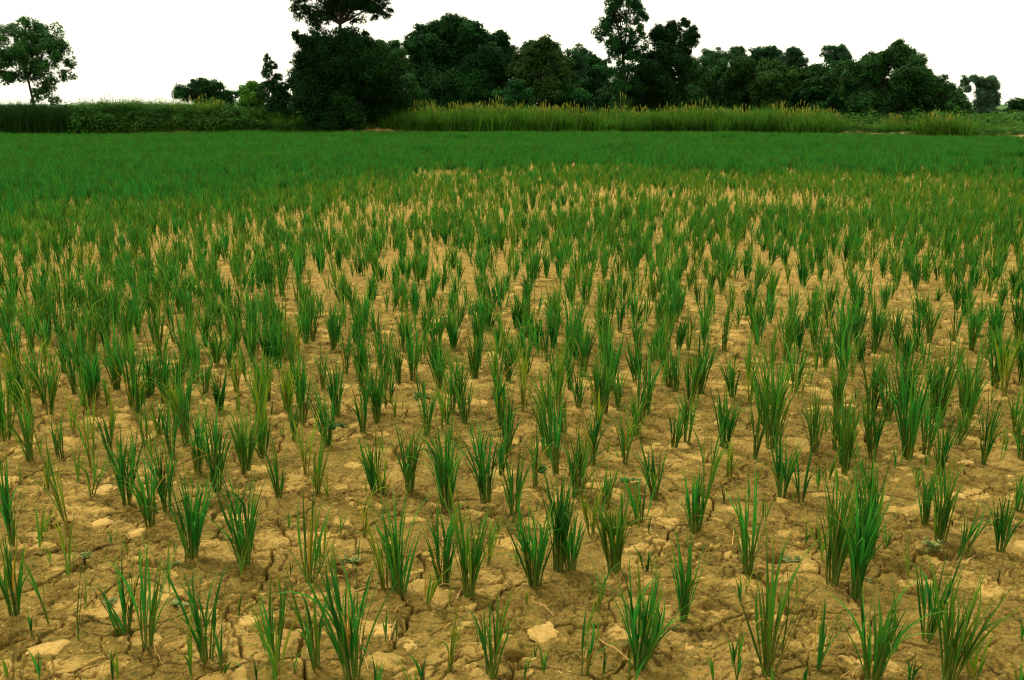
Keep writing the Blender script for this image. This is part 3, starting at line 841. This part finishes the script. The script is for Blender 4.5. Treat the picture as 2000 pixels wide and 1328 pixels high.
def grass_kind(r, H, n, plumes, yel, mats, wid=.02):
    bf = Buf()
    for i in range(n):
        az = r.uniform(0, 6.283); rr = .28 * math.sqrt(r.random())
        t = r.uniform(.0, .35)
        p = np.array([rr * math.cos(az), rr * math.sin(az), -.05])
        blade(bf, p, (math.sin(t) * math.cos(az), math.sin(t) * math.sin(az), 1), H * r.uniform(.55, 1), wid * r.uniform(.6, 1.2), az, r.uniform(.1, 1.1), 4, False, r.random(), yel * r.uniform(.3, 1.6), r.uniform(-1.5, 1.5))
    nl = sum(len(q) for q in bf.q)
    for i in range(plumes):
        az = r.uniform(0, 6.283); rr = .25 * math.sqrt(r.random()); t = r.uniform(0, .22)
        p = np.array([rr * math.cos(az), rr * math.sin(az), 0])
        hh = H * r.uniform(.85, 1.12)
        d = np.array([math.sin(t) * math.cos(az), math.sin(t) * math.sin(az), 1])
        tube(bf, [p, p + d * hh * .5, p + d * hh * .85], [.007, .006, .004], 3, .4, .7)
        q0 = p + d * hh * .78
        for k in range(3):
            blade(bf, q0, d + np.array([r.uniform(-.1, .1), r.uniform(-.1, .1), 0]), hh * .20, .015, az + k * 2, r.uniform(.2, .7), 3, False, r.random(), 1.0, 0)
    me = bf.mesh('grass_kind')
    me.materials.append(mats)
    return me

def leafy_kind(r, rad, n, ll, mat):
    """low weed clump: n leaves through a half ball"""
    bf = Buf()
    for i in range(n):
        az = r.uniform(0, 6.283); el = math.asin(r.random()); q = rad * r.random() ** .35
        c = np.array([q * math.cos(az) * math.cos(el), q * math.sin(az) * math.cos(el), q * math.sin(el) * 1.85])
        nrm = np.array([r.gauss(0, .6), r.gauss(0, .6), 1.0]) + c / rad * .8
        nrm /= np.linalg.norm(nrm)
        a = np.cross(nrm, [r.gauss(0, 1), r.gauss(0, 1), r.gauss(0, 1)]); a /= np.linalg.norm(a); b = np.cross(nrm, a)
        L = ll * r.uniform(.6, 1.2)
        v = np.array([c - a * L * .5, c + b * L * .3, c + a * L * .5, c - b * L * .3])
        rs = r.random()
        bf.add(v, [(0, 1, 2, 3)], np.array([(0, rs, .1)] * 4))
    me = bf.mesh('weed_kind'); me.materials.append(mat)
    return me

r5 = random.Random(23)
gk = [grass_kind(r5, 1.0, 70, 0, .06, M['grass']) for _ in range(4)] + [grass_kind(r5, 1.0, 75, 1, .06, M['grass']) for _ in range(4)] \
    + [grass_kind(r5, 1.0, 70, 4, .12, M['grass']) for _ in range(3)]
dk = [grass_kind(r5, 1.0, 80, 0, .05, M['grass_darkened']) for _ in range(4)]
wk = [leafy_kind(r5, .5, 230, .13, M['bushy']) for _ in range(5)]
lk = [leafy_kind(r5, .5, 170, .12, M['grass']) for _ in range(3)]

def strip(x0, x1, d0, d1, step, top, picks, hj=.15, wscale=1.0):
    """clumps along the bank between photo x0 and x1, d0..d1 m behind the field edge; top: photo y of their tops"""
    P_, S_, I_ = [], [], []
    xs = np.arange(x0, x1, step)
    for uu in xs:
        uu = uu + npr.normal(0, step * .5)
        d = npr.uniform(d0, d1)
        Y = edge_Y(uu) + .5 + d
        X = (uu - 1000) / F * Y * 1.025
        s = np.interp(d, [0, .15, .35, .6, .9, 1.3, 1.8, 2.5, 4, 6, 9, 14, 22], [0, .30, .55, .72, .82, .9, .96, 1, .95, .75, .5, .25, 0])
        z = s * float(bank_top(uu)) - .05
        ty = np.interp(uu, top[0], top[1]) if isinstance(top, tuple) else top
        ty += 30 * (float(fbm(np.array([uu * .035 + d]), np.array([d * 1.3 + step]), 77, 3)[0]) - .45)
        H = PY(uu, ty, Y)[2] - z
        H *= .84 + npr.normal(0, hj * 1.3)
        H = max(H, .30)
        P_.append((X, Y, z)); S_.append((wscale * max(.6, min(1.1, H)), wscale * max(.6, min(1.1, H)), H)); I_.append(picks[npr.integers(0, len(picks))])
    return np.array(P_), np.array(S_), np.array(I_)

def joined(parts):
    return [np.concatenate([p[i] for p in parts]) for i in range(3)]

# tall grass with plumes
T = ([700, 780, 850, 930, 1000, 1060, 1150, 1240, 1330, 1450, 1560, 1600, 1650, 1720, 1800, 1870, 1950, 2050],
     [232, 216, 208, 203, 207, 212, 219, 216, 211, 214, 217, 226, 240, 242, 232, 238, 246, 248])
Tb = ([700, 850, 1000, 1150, 1300, 1600, 1700, 1800, 1900, 2100], [226, 213, 206, 214, 212, 216, 230, 226, 238, 242])
ps = [strip(690, 800, .5, 1.3, 2.6, ([690, 800], [243, 220]), [0, 1, 2, 3], .3), strip(775, 1150, .3, 1.2, 1.0, T, [0, 1, 2, 3, 4, 5], .12), strip(735, 1150, 1.2, 2.5, 1.1, T, [0, 1, 5, 6, 2, 8], .2), strip(800, 1600, 2.5, 4, 1.3, Tb, [6, 3, 8, 9, 1], .2),
      strip(1150, 1600, .1, 1.1, .9, T, [0, 1, 2, 3, 4], .13), strip(1180, 1600, 1.1, 2.4, 1.1, T, [0, 1, 6, 2, 9], .2),
      strip(1600, 1860, .9, 2.5, 1.6, T, [2, 3, 5, 6, 8], .2), strip(1765, 1862, .15, 1.4, 1.0, ([1760, 1800, 1830, 1870], [232, 222, 224, 236]), [0, 1, 4, 7, 9], .15),
      strip(1690, 1725, .8, 1.8, 1.5, 222, [4, 8, 10], .15), strip(1860, 2080, 1.5, 5, 2.2, ([1860, 1950, 2000, 2080], [238, 244, 240, 240]), [0, 1, 2, 5], .2),
      strip(230, 310, 2.6, 4, 2.2, ([230, 265, 310], [202, 193, 203]), [8, 9, 10, 5], .15), strip(165, 480, 2.4, 4.5, 2.0, ([165, 250, 340, 480], [206, 200, 199, 208]), [2, 3, 0, 6], .15),
      strip(370, 460, 1.6, 2.6, 4, 190, [8, 9, 10], .12), strip(560, 620, .3, 1.2, 3, 228, [0, 1, 4], .2), strip(470, 650, .8, 1.8, 2.0, 222, [0, 1, 2, 4], .25)]
P_, S_, I_ = joined(ps)
gn_scatter('tall_grass', P_, scene_rot(len(P_), .07), S_, I_, gk, 'tall green grass with orange buff plumes along the bank', 'tall grass')
# thicket of grass at the left end, vignette darkening painted into its colour
ps = [strip(-420, 172, .05, 2.6, .5, ([-420, 0, 60, 130, 172], [193, 194, 190, 190, 200]), [0, 1, 2, 3], .10), strip(168, 270, .05, 1.2, 2.0, ([168, 270], [206, 236]), [0, 1, 2, 3], .3), strip(440, 660, .2, 1.6, 2.2, 232, [0, 1, 2, 3], .25),
      strip(1240, 1500, .0, .5, 1.2, 236, [0, 1, 2, 3], .2)]
P_, S_, I_ = joined(ps)
gn_scatter('dark_grass', P_, scene_rot(len(P_), .06), S_, I_, dk, 'dense dark grass thicket at the left end of the bank', 'tall grass')
# creeping weeds and low leafy growth
ps = [strip(165, 520, .6, 2.6, .5, ([165, 300, 420, 520], [222, 222, 222, 228]), [0, 1, 2, 3, 4], .15, .9), strip(165, 660, .0, 1.0, .5, ([165, 300, 420, 520, 660], [228, 224, 224, 232, 238]), [0, 1, 2, 3, 4], .15, .9), strip(165, 640, 1.0, 2.4, .6, ([165, 300, 480, 640], [206, 203, 206, 220]), [0, 1, 2, 3, 4, 5], .15, .9),
      strip(170, 500, 2.4, 5, 1.2, ([170, 250, 340, 500], [200, 196, 191, 202]), [5, 6, 7], .12, 1.0), strip(1600, 1720, .6, 2, 1.3, ([1600, 1680, 1720], [234, 240, 246]), [5, 0, 6], .15, .8),
      strip(1600, 1790, .0, .6, 3.2, 251, [0, 5, 1], .3, .7), strip(1860, 1950, .0, .8, 2.4, 249, [0, 5, 6], .3, .8), strip(1995, 2090, .0, .8, 2.4, 249, [0, 5, 6], .3, .8), strip(1720, 1780, .8, 2, 1.6, 247, [0, 5], .15, .8), strip(1855, 2090, .8, 4, 1.2, ([1855, 1920, 2000, 2090], [246, 248, 238, 236]), [5, 6, 7, 0], .15, .9),
      strip(1880, 2100, 5, 14, 1.5, ([1880, 1960, 2100], [238, 236, 234]), [5, 6, 0], .15, 1.2), strip(700, 1880, 4, 8, 1.5, 222, [0, 1, 2, 5], .2, 1.1), strip(800, 1600, .4, 1.4, 9, 232, [0, 1, 5, 6], .3, 1.3), strip(1300, 1480, .2, .8, 7, 236, [0, 1, 2], .3, 1.2)]
P_, S_, I_ = joined(ps)
gn_scatter('bank_weeds', P_, scene_rot(len(P_), .15), S_, I_, wk + lk, 'low leafy weeds and creepers covering the bank', 'ground cover')

M['meadow'] = plain_mat('meadow_green', (.020, .075, .012), (.060, .120, .022), .6, .95, .8, .2)
def build_meadow():
    us = np.linspace(-14, 14, 60); ys = np.array([57, 64, 75, 90, 120, 180, 300, 700, 2400.])
    X = us[None, :] * ys[:, None] * (1 + 0 * us[None, :]); Yy = np.repeat(ys[:, None], 60, 1)
    Z = .03 + .9 * (fbm(X * .05, Yy * .05, 400, 3) - .3) * smooth(60, 120, Yy)
    i = (np.arange(len(ys) - 1)[:, None] * 60 + np.arange(59)[None, :]).ravel()
    o = link('meadow', np_mesh('meadow', np.stack([X.ravel(), Yy.ravel(), np.maximum(Z, .02).ravel()], 1), np.stack([i, i + 1, i + 61, i + 60], 1), None, None, True), M['meadow'])
    tag(o, 'green meadow beyond the bank under the trees', 'meadow', kind='structure')
build_meadow()
n = 5200
dd = npr.uniform(57, 150, n); uu = npr.uniform(-500, 2500, n)
hh = npr.uniform(.5, 1.15, n) * np.where(npr.random(n) < .5, 1.2, .9) * (1 + .2 * (dd > 90))
gn_scatter('undergrowth', np.stack([(uu - 1000) / F * dd, dd, np.zeros(n)], 1), scene_rot(n, .15), np.stack([hh * 1.8, hh * 1.8, hh * .7], 1), npr.integers(0, 8, n), wk + lk,
           'dark undergrowth below the trees beyond the bank', 'undergrowth')
# crumbs of clay
def crumb(r):
    me = make_clod(r, 1, r.uniform(.6, 1), r.uniform(.35, .6)); me.materials.append(M['clod2'] if r.random() < .6 else M['clod']); return me
ck = [crumb(r5) for _ in range(6)]
n = 4200
yy = 2.2 + 7 * npr.random(n) ** 1.5; xx = npr.uniform(-1, 1, n) * (.6 * yy + .5)
cl = fbm(xx * 2.5, yy * 2.5, 500, 3)
kk = cl > npr.uniform(.35, .62, n); xx, yy = xx[kk], yy[kk]; n = len(xx)
ss = .0024 + .008 * npr.random(n) ** 4
gn_scatter('soil_crumbs', np.stack([xx, yy, soil(xx, yy)[0] - ss * .15], 1), scene_rot(n, .3), np.repeat(ss[:, None], 3, 1), npr.integers(0, 6, n), ck, 'small crumbs of dry clay strewn over the ground', 'soil crumbs')

# ------------------------------------------------------------------ trees
LOBE = 1.28
def crown_mesh(r, lobes, D, depth, ll, cover, sub=9, yel=.1, gap=0.0):
    """leaves as small rhombs through clumped lobes; lobes in photo px, real metres at distance D"""
    rg = np.random.default_rng(r.randrange(1 << 30))
    cs, rs_ = [], []
    for lx, ly, lr in lobes:
        X, Y, Z = PY(lx, ly, D)
        k = D / F * 1.02
        Rr = (lr * (LOBE if gap == 0 else 1.04) + 2) * k
        cs.append((X, D + rg.uniform(-1, 1) * depth, Z)); rs_.append(Rr)
    V, A = [], []
    for c, Rr in zip(cs, rs_):
        ns = sub
        dirs = rg.normal(size=(ns, 3)); dirs[:, 1] -= .3
        dirs /= np.linalg.norm(dirs, axis=1)[:, None]
        sub_c = np.array(c) + dirs * Rr * rg.uniform(.45, .85, (ns, 1))
        sub_r = Rr * rg.uniform(.28, .50, ns)
        sub_v = rg.random(ns)
        if gap == 0:
            sub_c = np.concatenate([sub_c, [c]]); sub_r = np.append(sub_r, Rr * .72); sub_v = np.append(sub_v, .3)
        for q, qr, qv in zip(sub_c, sub_r, sub_v):
            n = int(max(14, cover * 1.05 * 4 * math.pi * qr * qr / (ll * ll * .30)))
            d = rg.normal(size=(n, 3)); d[:, 2] += .15; d /= np.linalg.norm(d, axis=1)[:, None]
            rad = qr * (.40 + .62 * rg.random(n) ** .7 + .32 * rg.random(n) ** 5)
            p = q + d * rad[:, None] * np.array([1.05, 1.05, .85])
            nr = d * .9 + rg.normal(size=(n, 3)) * .55 + np.array([0, 0, .45])
            nr /= np.linalg.norm(nr, axis=1)[:, None]
            a = np.cross(nr, rg.normal(size=(n, 3))); a /= np.linalg.norm(a, axis=1)[:, None]
            b = np.cross(nr, a)
            L = (ll * rg.uniform(.6, 1.3, n))[:, None]
            v = np.stack([p - a * L * .5, p + b * L * .28 + nr * L * .06, p + a * L * .5, p - b * L * .28 + nr * L * .06], 1)
            V.append(v.reshape(-1, 3))
            lv = np.clip(.55 * qv + .45 * rg.random(n), 0, 1)
            A.append(np.repeat(np.stack([np.zeros(n), lv, np.full(n, yel) * rg.random(n)], 1), 4, 0))
    V = np.concatenate(V); A = np.concatenate(A)
    q = np.arange(len(V)).reshape(-1, 4)
    return V, q, A, cs, rs_

def tree(name, label, cat, lobes, base, D, mat, depth=1.0, ll=.3, cover=.9, sub=9, gap=0.0, trunk_r=.16, fork=None, group=None, yel=.1, limbs=7):
    r = random.Random(label)
    bx, by_, _ = PY(base[0], base[1], D)
    base_z = 0.0
    root = empty(name, (bx, D, base_z))
    V, q, A, cs, rs_ = crown_mesh(r, lobes, D, depth, ll * .66, cover, sub, yel, gap)
    off = np.array([bx, D, base_z])
    link('crown', np_mesh('crown', V - off, q, None, {'leaf': A}), mat, root)
    bf = Buf()
    fk = np.array(PY(fork[0], fork[1], D)) if fork else np.mean(cs, 0) * np.array([1, 1, .55])
    b0 = np.array([bx, D, -.2])
    mid = (b0 + fk) / 2 + np.array([r.uniform(-.15, .15), 0, 0])
    tube(bf, [b0 - off, b0 * .6 + mid * .4 - off, mid - off, fk - off], [trunk_r * 1.25, trunk_r, trunk_r * .85, trunk_r * .65], 9)
    order = sorted(range(len(cs)), key=lambda i: -rs_[i])[:limbs]
    for i in order:
        e = np.array(cs[i])
        s = fk if e[2] > fk[2] - .3 else mid
        m = (s + e) / 2 + np.array([r.uniform(-.2, .2), r.uniform(-.2, .2), r.uniform(.0, .3)])
        tube(bf, [s - off, m - off, e - off], [trunk_r * .5, trunk_r * .3, trunk_r * .1], 6)
        for j in range(3):
            dv = np.array([r.gauss(0, 1), r.gauss(0, .6), r.gauss(.3, .8)]); dv /= np.linalg.norm(dv)
            tube(bf, [m - off, (m + e) / 2 + dv * rs_[i] * .4 - off, e + dv * rs_[i] * .8 - off], [trunk_r * .22, trunk_r * .13, trunk_r * .05], 4)
    link('trunk', bf.mesh('trunk', True), M['bark'], root)
    tag(root, label, cat, group)
    return root

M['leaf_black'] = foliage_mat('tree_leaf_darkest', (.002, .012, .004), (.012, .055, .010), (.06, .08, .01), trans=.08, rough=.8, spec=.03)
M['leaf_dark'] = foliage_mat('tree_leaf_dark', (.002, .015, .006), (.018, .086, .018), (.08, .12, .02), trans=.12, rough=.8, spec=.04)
M['leaf_mid'] = foliage_mat('tree_leaf_green', (.006, .036, .010), (.034, .120, .022), (.12, .17, .03), trans=.2, rough=.8, spec=.05)
M['leaf_hazed_pale'] = foliage_mat('tree_leaf_hazed_pale', (.030, .080, .045), (.090, .170, .085), (.12, .17, .06), trans=.25, rough=.8, spec=.05)  # fading of a distant tree painted into its leaf colour
M['leaf_light'] = foliage_mat('tree_leaf_light', (.030, .115, .014), (.090, .220, .025), (.2, .22, .03), trans=.35, rough=.8, spec=.05)
M['leaf_hazed'] = foliage_mat('tree_leaf_hazed', (.008, .036, .016), (.036, .104, .036), (.12, .17, .06), trans=.2, rough=.8, spec=.05)  # bluish haze of distance mixed into the leaf colour
TG = 'trees behind the field'

tree('small_tree', 'small open crowned tree with leaning trunk above dark grass at far left', 'tree',
     [(58, 46, 18), (45, 62, 20), (78, 62, 22), (22, 80, 24), (60, 85, 28), (100, 80, 22), (8, 105, 26), (45, 112, 30), (85, 108, 28), (118, 105, 20), (128, 122, 12), (20, 135, 18), (60, 138, 20), (100, 132, 20), (120, 150, 14), (82, 158, 16), (75, 178, 11), (92, 185, 12), (88, 170, 13), (98, 198, 11), (70, 195, 8), (28, 152, 13), (8, 150, 12), (105, 160, 13), (65, 110, 24), (30, 100, 20), (90, 100, 20), (50, 80, 18), (-20, 120, 22), (40, 150, 12), (112, 90, 14)],
     (72, 215), 52, M['leaf_mid'], .8, .16, .50, 10, 1.0, .075, (54, 152), TG, limbs=14)
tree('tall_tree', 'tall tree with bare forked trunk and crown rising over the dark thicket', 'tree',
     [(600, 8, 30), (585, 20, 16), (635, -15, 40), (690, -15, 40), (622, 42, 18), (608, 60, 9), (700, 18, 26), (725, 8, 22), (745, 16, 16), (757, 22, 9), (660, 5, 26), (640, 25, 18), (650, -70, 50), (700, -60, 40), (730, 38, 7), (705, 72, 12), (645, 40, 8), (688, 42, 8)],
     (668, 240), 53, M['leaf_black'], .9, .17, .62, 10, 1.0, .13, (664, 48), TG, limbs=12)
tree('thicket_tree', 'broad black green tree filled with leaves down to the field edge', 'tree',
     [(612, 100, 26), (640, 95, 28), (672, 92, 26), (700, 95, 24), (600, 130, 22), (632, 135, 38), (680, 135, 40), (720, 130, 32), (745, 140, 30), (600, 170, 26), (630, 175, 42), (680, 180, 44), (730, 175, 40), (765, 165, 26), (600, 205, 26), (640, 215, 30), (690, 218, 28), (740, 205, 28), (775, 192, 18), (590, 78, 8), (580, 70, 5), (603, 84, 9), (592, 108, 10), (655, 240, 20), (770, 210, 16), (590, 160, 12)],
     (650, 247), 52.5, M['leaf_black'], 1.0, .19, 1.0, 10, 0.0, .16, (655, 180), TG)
tree('leafy_tree', 'green leafy tree showing behind the right shoulder of the black green tree', 'tree',
     [(728, 100, 20), (745, 92, 14), (770, 98, 12), (775, 88, 7), (755, 115, 22), (780, 118, 16), (775, 140, 22), (795, 130, 10), (785, 155, 14)],
     (760, 215), 66, M['leaf_mid'], 1, .2, .75, 10, 0.0, .1, (758, 150), TG)
tree('bright_bush', 'bright green upright bush at the right foot of the black green tree', 'bush',
     [(798, 160, 13), (803, 178, 14), (795, 195, 16), (810, 195, 10), (785, 205, 14), (800, 210, 14)],
     (798, 232), 54.5, M['leaf_mid'], .5, .17, .95, 9, 0.0, .05, (798, 200), limbs=4)
tree('spiky_tree', 'slender spiky young tree with pointed top left of the black green tree', 'tree',
     [(521, 112, 4), (524, 124, 7), (533, 130, 7), (528, 142, 11), (545, 152, 8), (530, 160, 15), (522, 172, 14), (545, 175, 18), (560, 168, 8), (530, 195, 22), (555, 195, 20), (540, 212, 22), (565, 210, 16)],
     (540, 230), 53.5, M['leaf_dark'], .6, .17, .8, 10, 1.0, .06, (532, 170), TG)
tree('light_bush', 'light green rounded bush left of the spiky young tree', 'bush',
     [(478, 178, 11), (492, 176, 12), (502, 188, 12), (484, 195, 15), (500, 205, 14), (478, 208, 12)],
     (490, 225), 55, M['leaf_light'], .5, .17, .95, 9, 0.0, .05, (490, 200), limbs=4)
tree('low_tree', 'low spreading dark tree standing alone on the hillock at left', 'tree',
     [(378, 166, 9), (388, 162, 8), (402, 172, 13), (420, 168, 10), (432, 178, 14), (450, 188, 12), (464, 184, 5), (365, 184, 14), (385, 188, 16), (410, 192, 16), (440, 196, 14), (352, 188, 7), (395, 205, 16), (425, 206, 14)],
     (405, 215), 74, M['leaf_dark'], 1.2, .24, .9, 9, 0.0, .14, (405, 195), TG)
# big dark wood, tree by tree
tree('oak_tree', 'largest round dark tree with domed crown, left of the middle', 'tree',
     [(888, 48, 18), (905, 52, 14), (845, 66, 18), (818, 68, 14), (865, 62, 20), (925, 66, 18), (812, 92, 16), (835, 95, 28), (875, 90, 34), (915, 95, 32), (945, 92, 18), (955, 115, 18), (825, 128, 26), (865, 130, 34), (905, 135, 36), (945, 140, 28), (815, 158, 20), (845, 165, 32), (890, 172, 36), (935, 172, 32), (825, 190, 22), (870, 200, 26), (915, 200, 26), (955, 185, 18)],
     (962, 222), 92, M['leaf_dark'], 3.0, .36, 1.05, 12, 0.0, .3, (925, 170), TG)
tree('wood_tree', 'narrow tree pressed against the right side of the domed tree', 'tree',
     [(972, 82, 12), (985, 80, 10), (978, 100, 18), (995, 108, 12), (985, 128, 22), (975, 155, 20), (990, 172, 22), (980, 195, 18)],
     (985, 222), 97, M['leaf_dark'], 1.6, .34, .9, 11, 0.0, .18, (982, 150), TG)
tree('wood_tree', 'rounded tree with yellowish green crown in the middle of the wood', 'tree',
     [(1040, 96, 14), (1060, 94, 15), (1022, 108, 16), (1078, 106, 18), (1050, 118, 26), (1090, 128, 20), (1020, 138, 22), (1060, 148, 30), (1095, 155, 22), (1025, 172, 26), (1062, 180, 28), (1098, 185, 22), (1112, 170, 12)],
     (1060, 222), 90, M['leaf_dark'], 2.4, .34, 1.0, 12, 0.0, .22, (1058, 160), TG, yel=.5)
tree('wood_tree', 'paler tree set back beside the rounded yellowish one', 'tree',
     [(1118, 110, 12), (1138, 106, 12), (1128, 122, 16), (1145, 122, 12), (1118, 140, 16), (1138, 150, 18), (1128, 172, 20), (1145, 185, 16)],
     (1130, 220), 108, M['leaf_hazed'], 1.6, .38, .85, 10, 0.0, .18, (1130, 150), TG)
tree('wood_tree', 'small dark domed tree left of the tall airy tree', 'tree',
     [(1158, 120, 10), (1170, 128, 10), (1160, 138, 14), (1178, 145, 14), (1158, 165, 18), (1180, 172, 18), (1160, 195, 18), (1185, 196, 16)],
     (1168, 222), 94, M['leaf_dark'], 1.5, .34, 1.0, 11, 0.0, .16, (1168, 170), TG)
tree('airy_tree', 'tall airy tree reaching the top edge, sky showing through its crown', 'tree',
     [(1195, 8, 18), (1222, -4, 22), (1240, 12, 15), (1212, 26, 22), (1245, 30, 14), (1260, 36, 6), (1178, 52, 16), (1172, 70, 10), (1200, 58, 22), (1232, 55, 20), (1250, 66, 12), (1192, 84, 16), (1218, 86, 20), (1245, 92, 16), (1202, 106, 12), (1232, 112, 16), (1212, 130, 12), (1250, 125, 12), (1225, 145, 18), (1205, 160, 16), (1232, 165, 16), (1212, 180, 18), (1232, 195, 18), (1208, 205, 16), (1215, -30, 16), (1190, 120, 6)],
     (1222, 232), 66, M['leaf_dark'], 1.1, .21, .66, 11, 1.0, .15, (1217, 108), TG, limbs=12)
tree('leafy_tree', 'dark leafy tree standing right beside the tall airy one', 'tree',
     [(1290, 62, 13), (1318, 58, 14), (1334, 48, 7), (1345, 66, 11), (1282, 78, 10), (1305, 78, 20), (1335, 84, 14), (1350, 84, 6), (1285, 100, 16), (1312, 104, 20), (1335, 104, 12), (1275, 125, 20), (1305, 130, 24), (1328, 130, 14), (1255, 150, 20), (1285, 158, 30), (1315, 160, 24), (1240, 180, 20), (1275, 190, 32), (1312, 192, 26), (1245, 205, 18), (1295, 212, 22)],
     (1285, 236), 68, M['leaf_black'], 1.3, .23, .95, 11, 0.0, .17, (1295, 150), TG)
for lab, lobes, base, D in [
    ('small round tree poking up first, right of the dark leafy tree', [(1385, 110, 11), (1403, 112, 13), (1375, 122, 10), (1392, 128, 15), (1410, 128, 9), (1392, 150, 14)], (1393, 220), 125),
    ('square topped tree, second of those poking above the wood', [(1430, 106, 10), (1446, 104, 11), (1438, 118, 14), (1452, 120, 9), (1440, 140, 15)], (1440, 220), 122),
    ('broad twin topped tree poking above the middle of the right wood', [(1478, 104, 10), (1502, 100, 9), (1512, 112, 10), (1488, 116, 16), (1505, 124, 14), (1470, 120, 10), (1490, 145, 18)], (1490, 220), 118),
    ('narrow upright tree with sky on both sides above the wood', [(1540, 104, 9), (1555, 106, 10), (1548, 118, 13), (1560, 124, 8), (1540, 130, 9), (1552, 145, 14)], (1550, 220), 124),
    ('two headed tree on bare stems poking up left of the big right tree', [(1616, 102, 9), (1622, 114, 8), (1640, 100, 9), (1652, 98, 9), (1648, 112, 11), (1638, 124, 8), (1624, 128, 5), (1640, 145, 12)], (1635, 220), 115)]:
    tree('wood_tree', lab, 'tree', lobes, base, D, M['leaf_hazed'], 1.6, .36, .85, 11, 0.0, .2, (base[0], 150), TG)
for lab, lobes, base, D, mat in [
    ('low dark rounded tree just right of the leafy tree, at the wood edge', [(1350, 140, 16), (1365, 150, 18), (1345, 165, 20), (1370, 175, 22), (1350, 195, 22), (1380, 198, 18)], (1360, 226), 88, 'leaf_dark'),
    ('rounded tree in front of the small round one in the right wood', [(1395, 142, 16), (1410, 152, 18), (1390, 165, 20), (1415, 178, 22), (1400, 198, 22)], (1405, 226), 92, 'leaf_dark'),
    ('green domed tree with bright top clumps in the right wood', [(1440, 136, 18), (1458, 145, 16), (1430, 155, 20), (1455, 165, 24), (1435, 185, 24), (1465, 192, 22)], (1447, 226), 86, 'leaf_dark'),
    ('rounded tree with lighter leaves, middle of the right wood', [(1495, 142, 15), (1515, 138, 14), (1500, 158, 20), (1525, 160, 18), (1490, 180, 22), (1520, 185, 22), (1505, 202, 18)], (1505, 226), 84, 'leaf_mid'),
    ('dark tree in a dip of the right wood below the narrow upright one', [(1550, 150, 14), (1572, 155, 16), (1548, 172, 20), (1578, 178, 20), (1558, 198, 20)], (1562, 226), 90, 'leaf_dark'),
    ('grey green rounded tree left of the big right tree', [(1595, 142, 14), (1615, 148, 14), (1600, 160, 20), (1625, 168, 20), (1600, 185, 22), (1630, 195, 22)], (1612, 228), 88, 'leaf_dark')]:
    tree('wood_tree', lab, 'tree', lobes, base, D, M[mat], 2.0, .33, 1.0, 12, 0.0, .2, (base[0], 170), TG, yel=.3)
tree('spreading_tree', 'biggest spreading tree at the right end, green dome on top', 'tree',
     [(1755, 100, 14), (1772, 98, 13), (1745, 112, 14), (1765, 116, 18), (1788, 110, 11), (1705, 120, 14), (1690, 130, 14), (1668, 130, 12), (1735, 132, 20), (1700, 148, 26), (1655, 148, 18), (1765, 145, 26), (1800, 136, 16), (1815, 148, 16), (1672, 172, 26), (1715, 175, 32), (1760, 178, 34), (1800, 172, 26), (1825, 165, 16), (1838, 182, 12), (1660, 198, 22), (1700, 205, 26), (1745, 210, 28), (1790, 205, 28), (1825, 200, 20), (1840, 205, 14)],
     (1755, 236), 78, M['leaf_dark'], 2.4, .30, .98, 12, 0.0, .28, (1755, 175), TG, yel=.3)
tree('wood_tree', 'light green tree sloping down behind the big right tree', 'tree',
     [(1848, 178, 9), (1862, 190, 13), (1850, 200, 14), (1872, 205, 11), (1868, 222, 14), (1885, 222, 9)], (1862, 238), 95, M['leaf_mid'], 1.2, .3, .9, 10, 0.0, .14, (1862, 205), TG)
tree('hazed_tree', 'pale drooping tree with leaning left branch near the right edge', 'tree',
     [(1888, 160, 7), (1898, 154, 7), (1908, 158, 5), (1884, 174, 5), (1884, 190, 4), (1914, 160, 9), (1926, 164, 11), (1938, 168, 9), (1925, 180, 12), (1948, 196, 9), (1918, 186, 11), (1938, 178, 8), (1944, 186, 8), (1930, 198, 13), (1912, 206, 10), (1944, 205, 9), (1922, 220, 13), (1940, 226, 12), (1906, 226, 9), (1884, 210, 5), (1888, 228, 7)],
     (1922, 240), 112, M['leaf_hazed_pale'], 1.2, .32, 1.0, 10, 0.0, .15, (1920, 205), TG)
tree('flat_tree', 'dark flat topped tree cut by the right edge', 'tree',
     [(1972, 206, 6), (1985, 202, 8), (1998, 206, 9), (1978, 214, 8), (1992, 216, 10), (2012, 210, 12), (1968, 218, 5), (2030, 214, 10)],
     (1995, 238), 118, M['leaf_dark'], 1.2, .32, .85, 10, 0.0, .14, (1995, 222), TG)

for px, top, wd, D, lab in [
    (1010, 168, 34, 86, 'low dark shrub filling the gap right of the largest domed tree'),
    (1112, 172, 34, 88, 'low dark shrub between the rounded yellowish tree and the small dark domed one'),
    (1190, 176, 30, 84, 'low dark shrub at the foot of the tall airy tree, on its left'),
    (1240, 165, 28, 82, 'dark shrub tucked between the tall airy tree and its dark leafy neighbour'),
    (1345, 178, 30, 82, 'low dark shrub at the right foot of the dark leafy tree'),
    (1580, 168, 32, 86, 'dark shrub closing the dip left of the grey green rounded tree'),
    (1645, 178, 28, 84, 'low dark shrub left of the biggest spreading tree'),
    (815, 180, 26, 84, 'dark shrub under the left edge of the largest domed tree'),
    (1470, 172, 34, 88, 'low shrub between the green domed tree and the lighter one in the right wood')]:
    tree('wood_shrub', lab, 'shrub', [(px - wd * .5, top + 22, wd * .5), (px, top + 14, wd * .55), (px + wd * .5, top + 24, wd * .5), (px - wd * .3, top + 46, wd * .6), (px + wd * .4, top + 48, wd * .6)],
         (px, 230), D, M['leaf_dark'], 1.2, .3, 1.0, 10, 0.0, .07, (px, top + 30), 'shrubs under the trees', limbs=4)
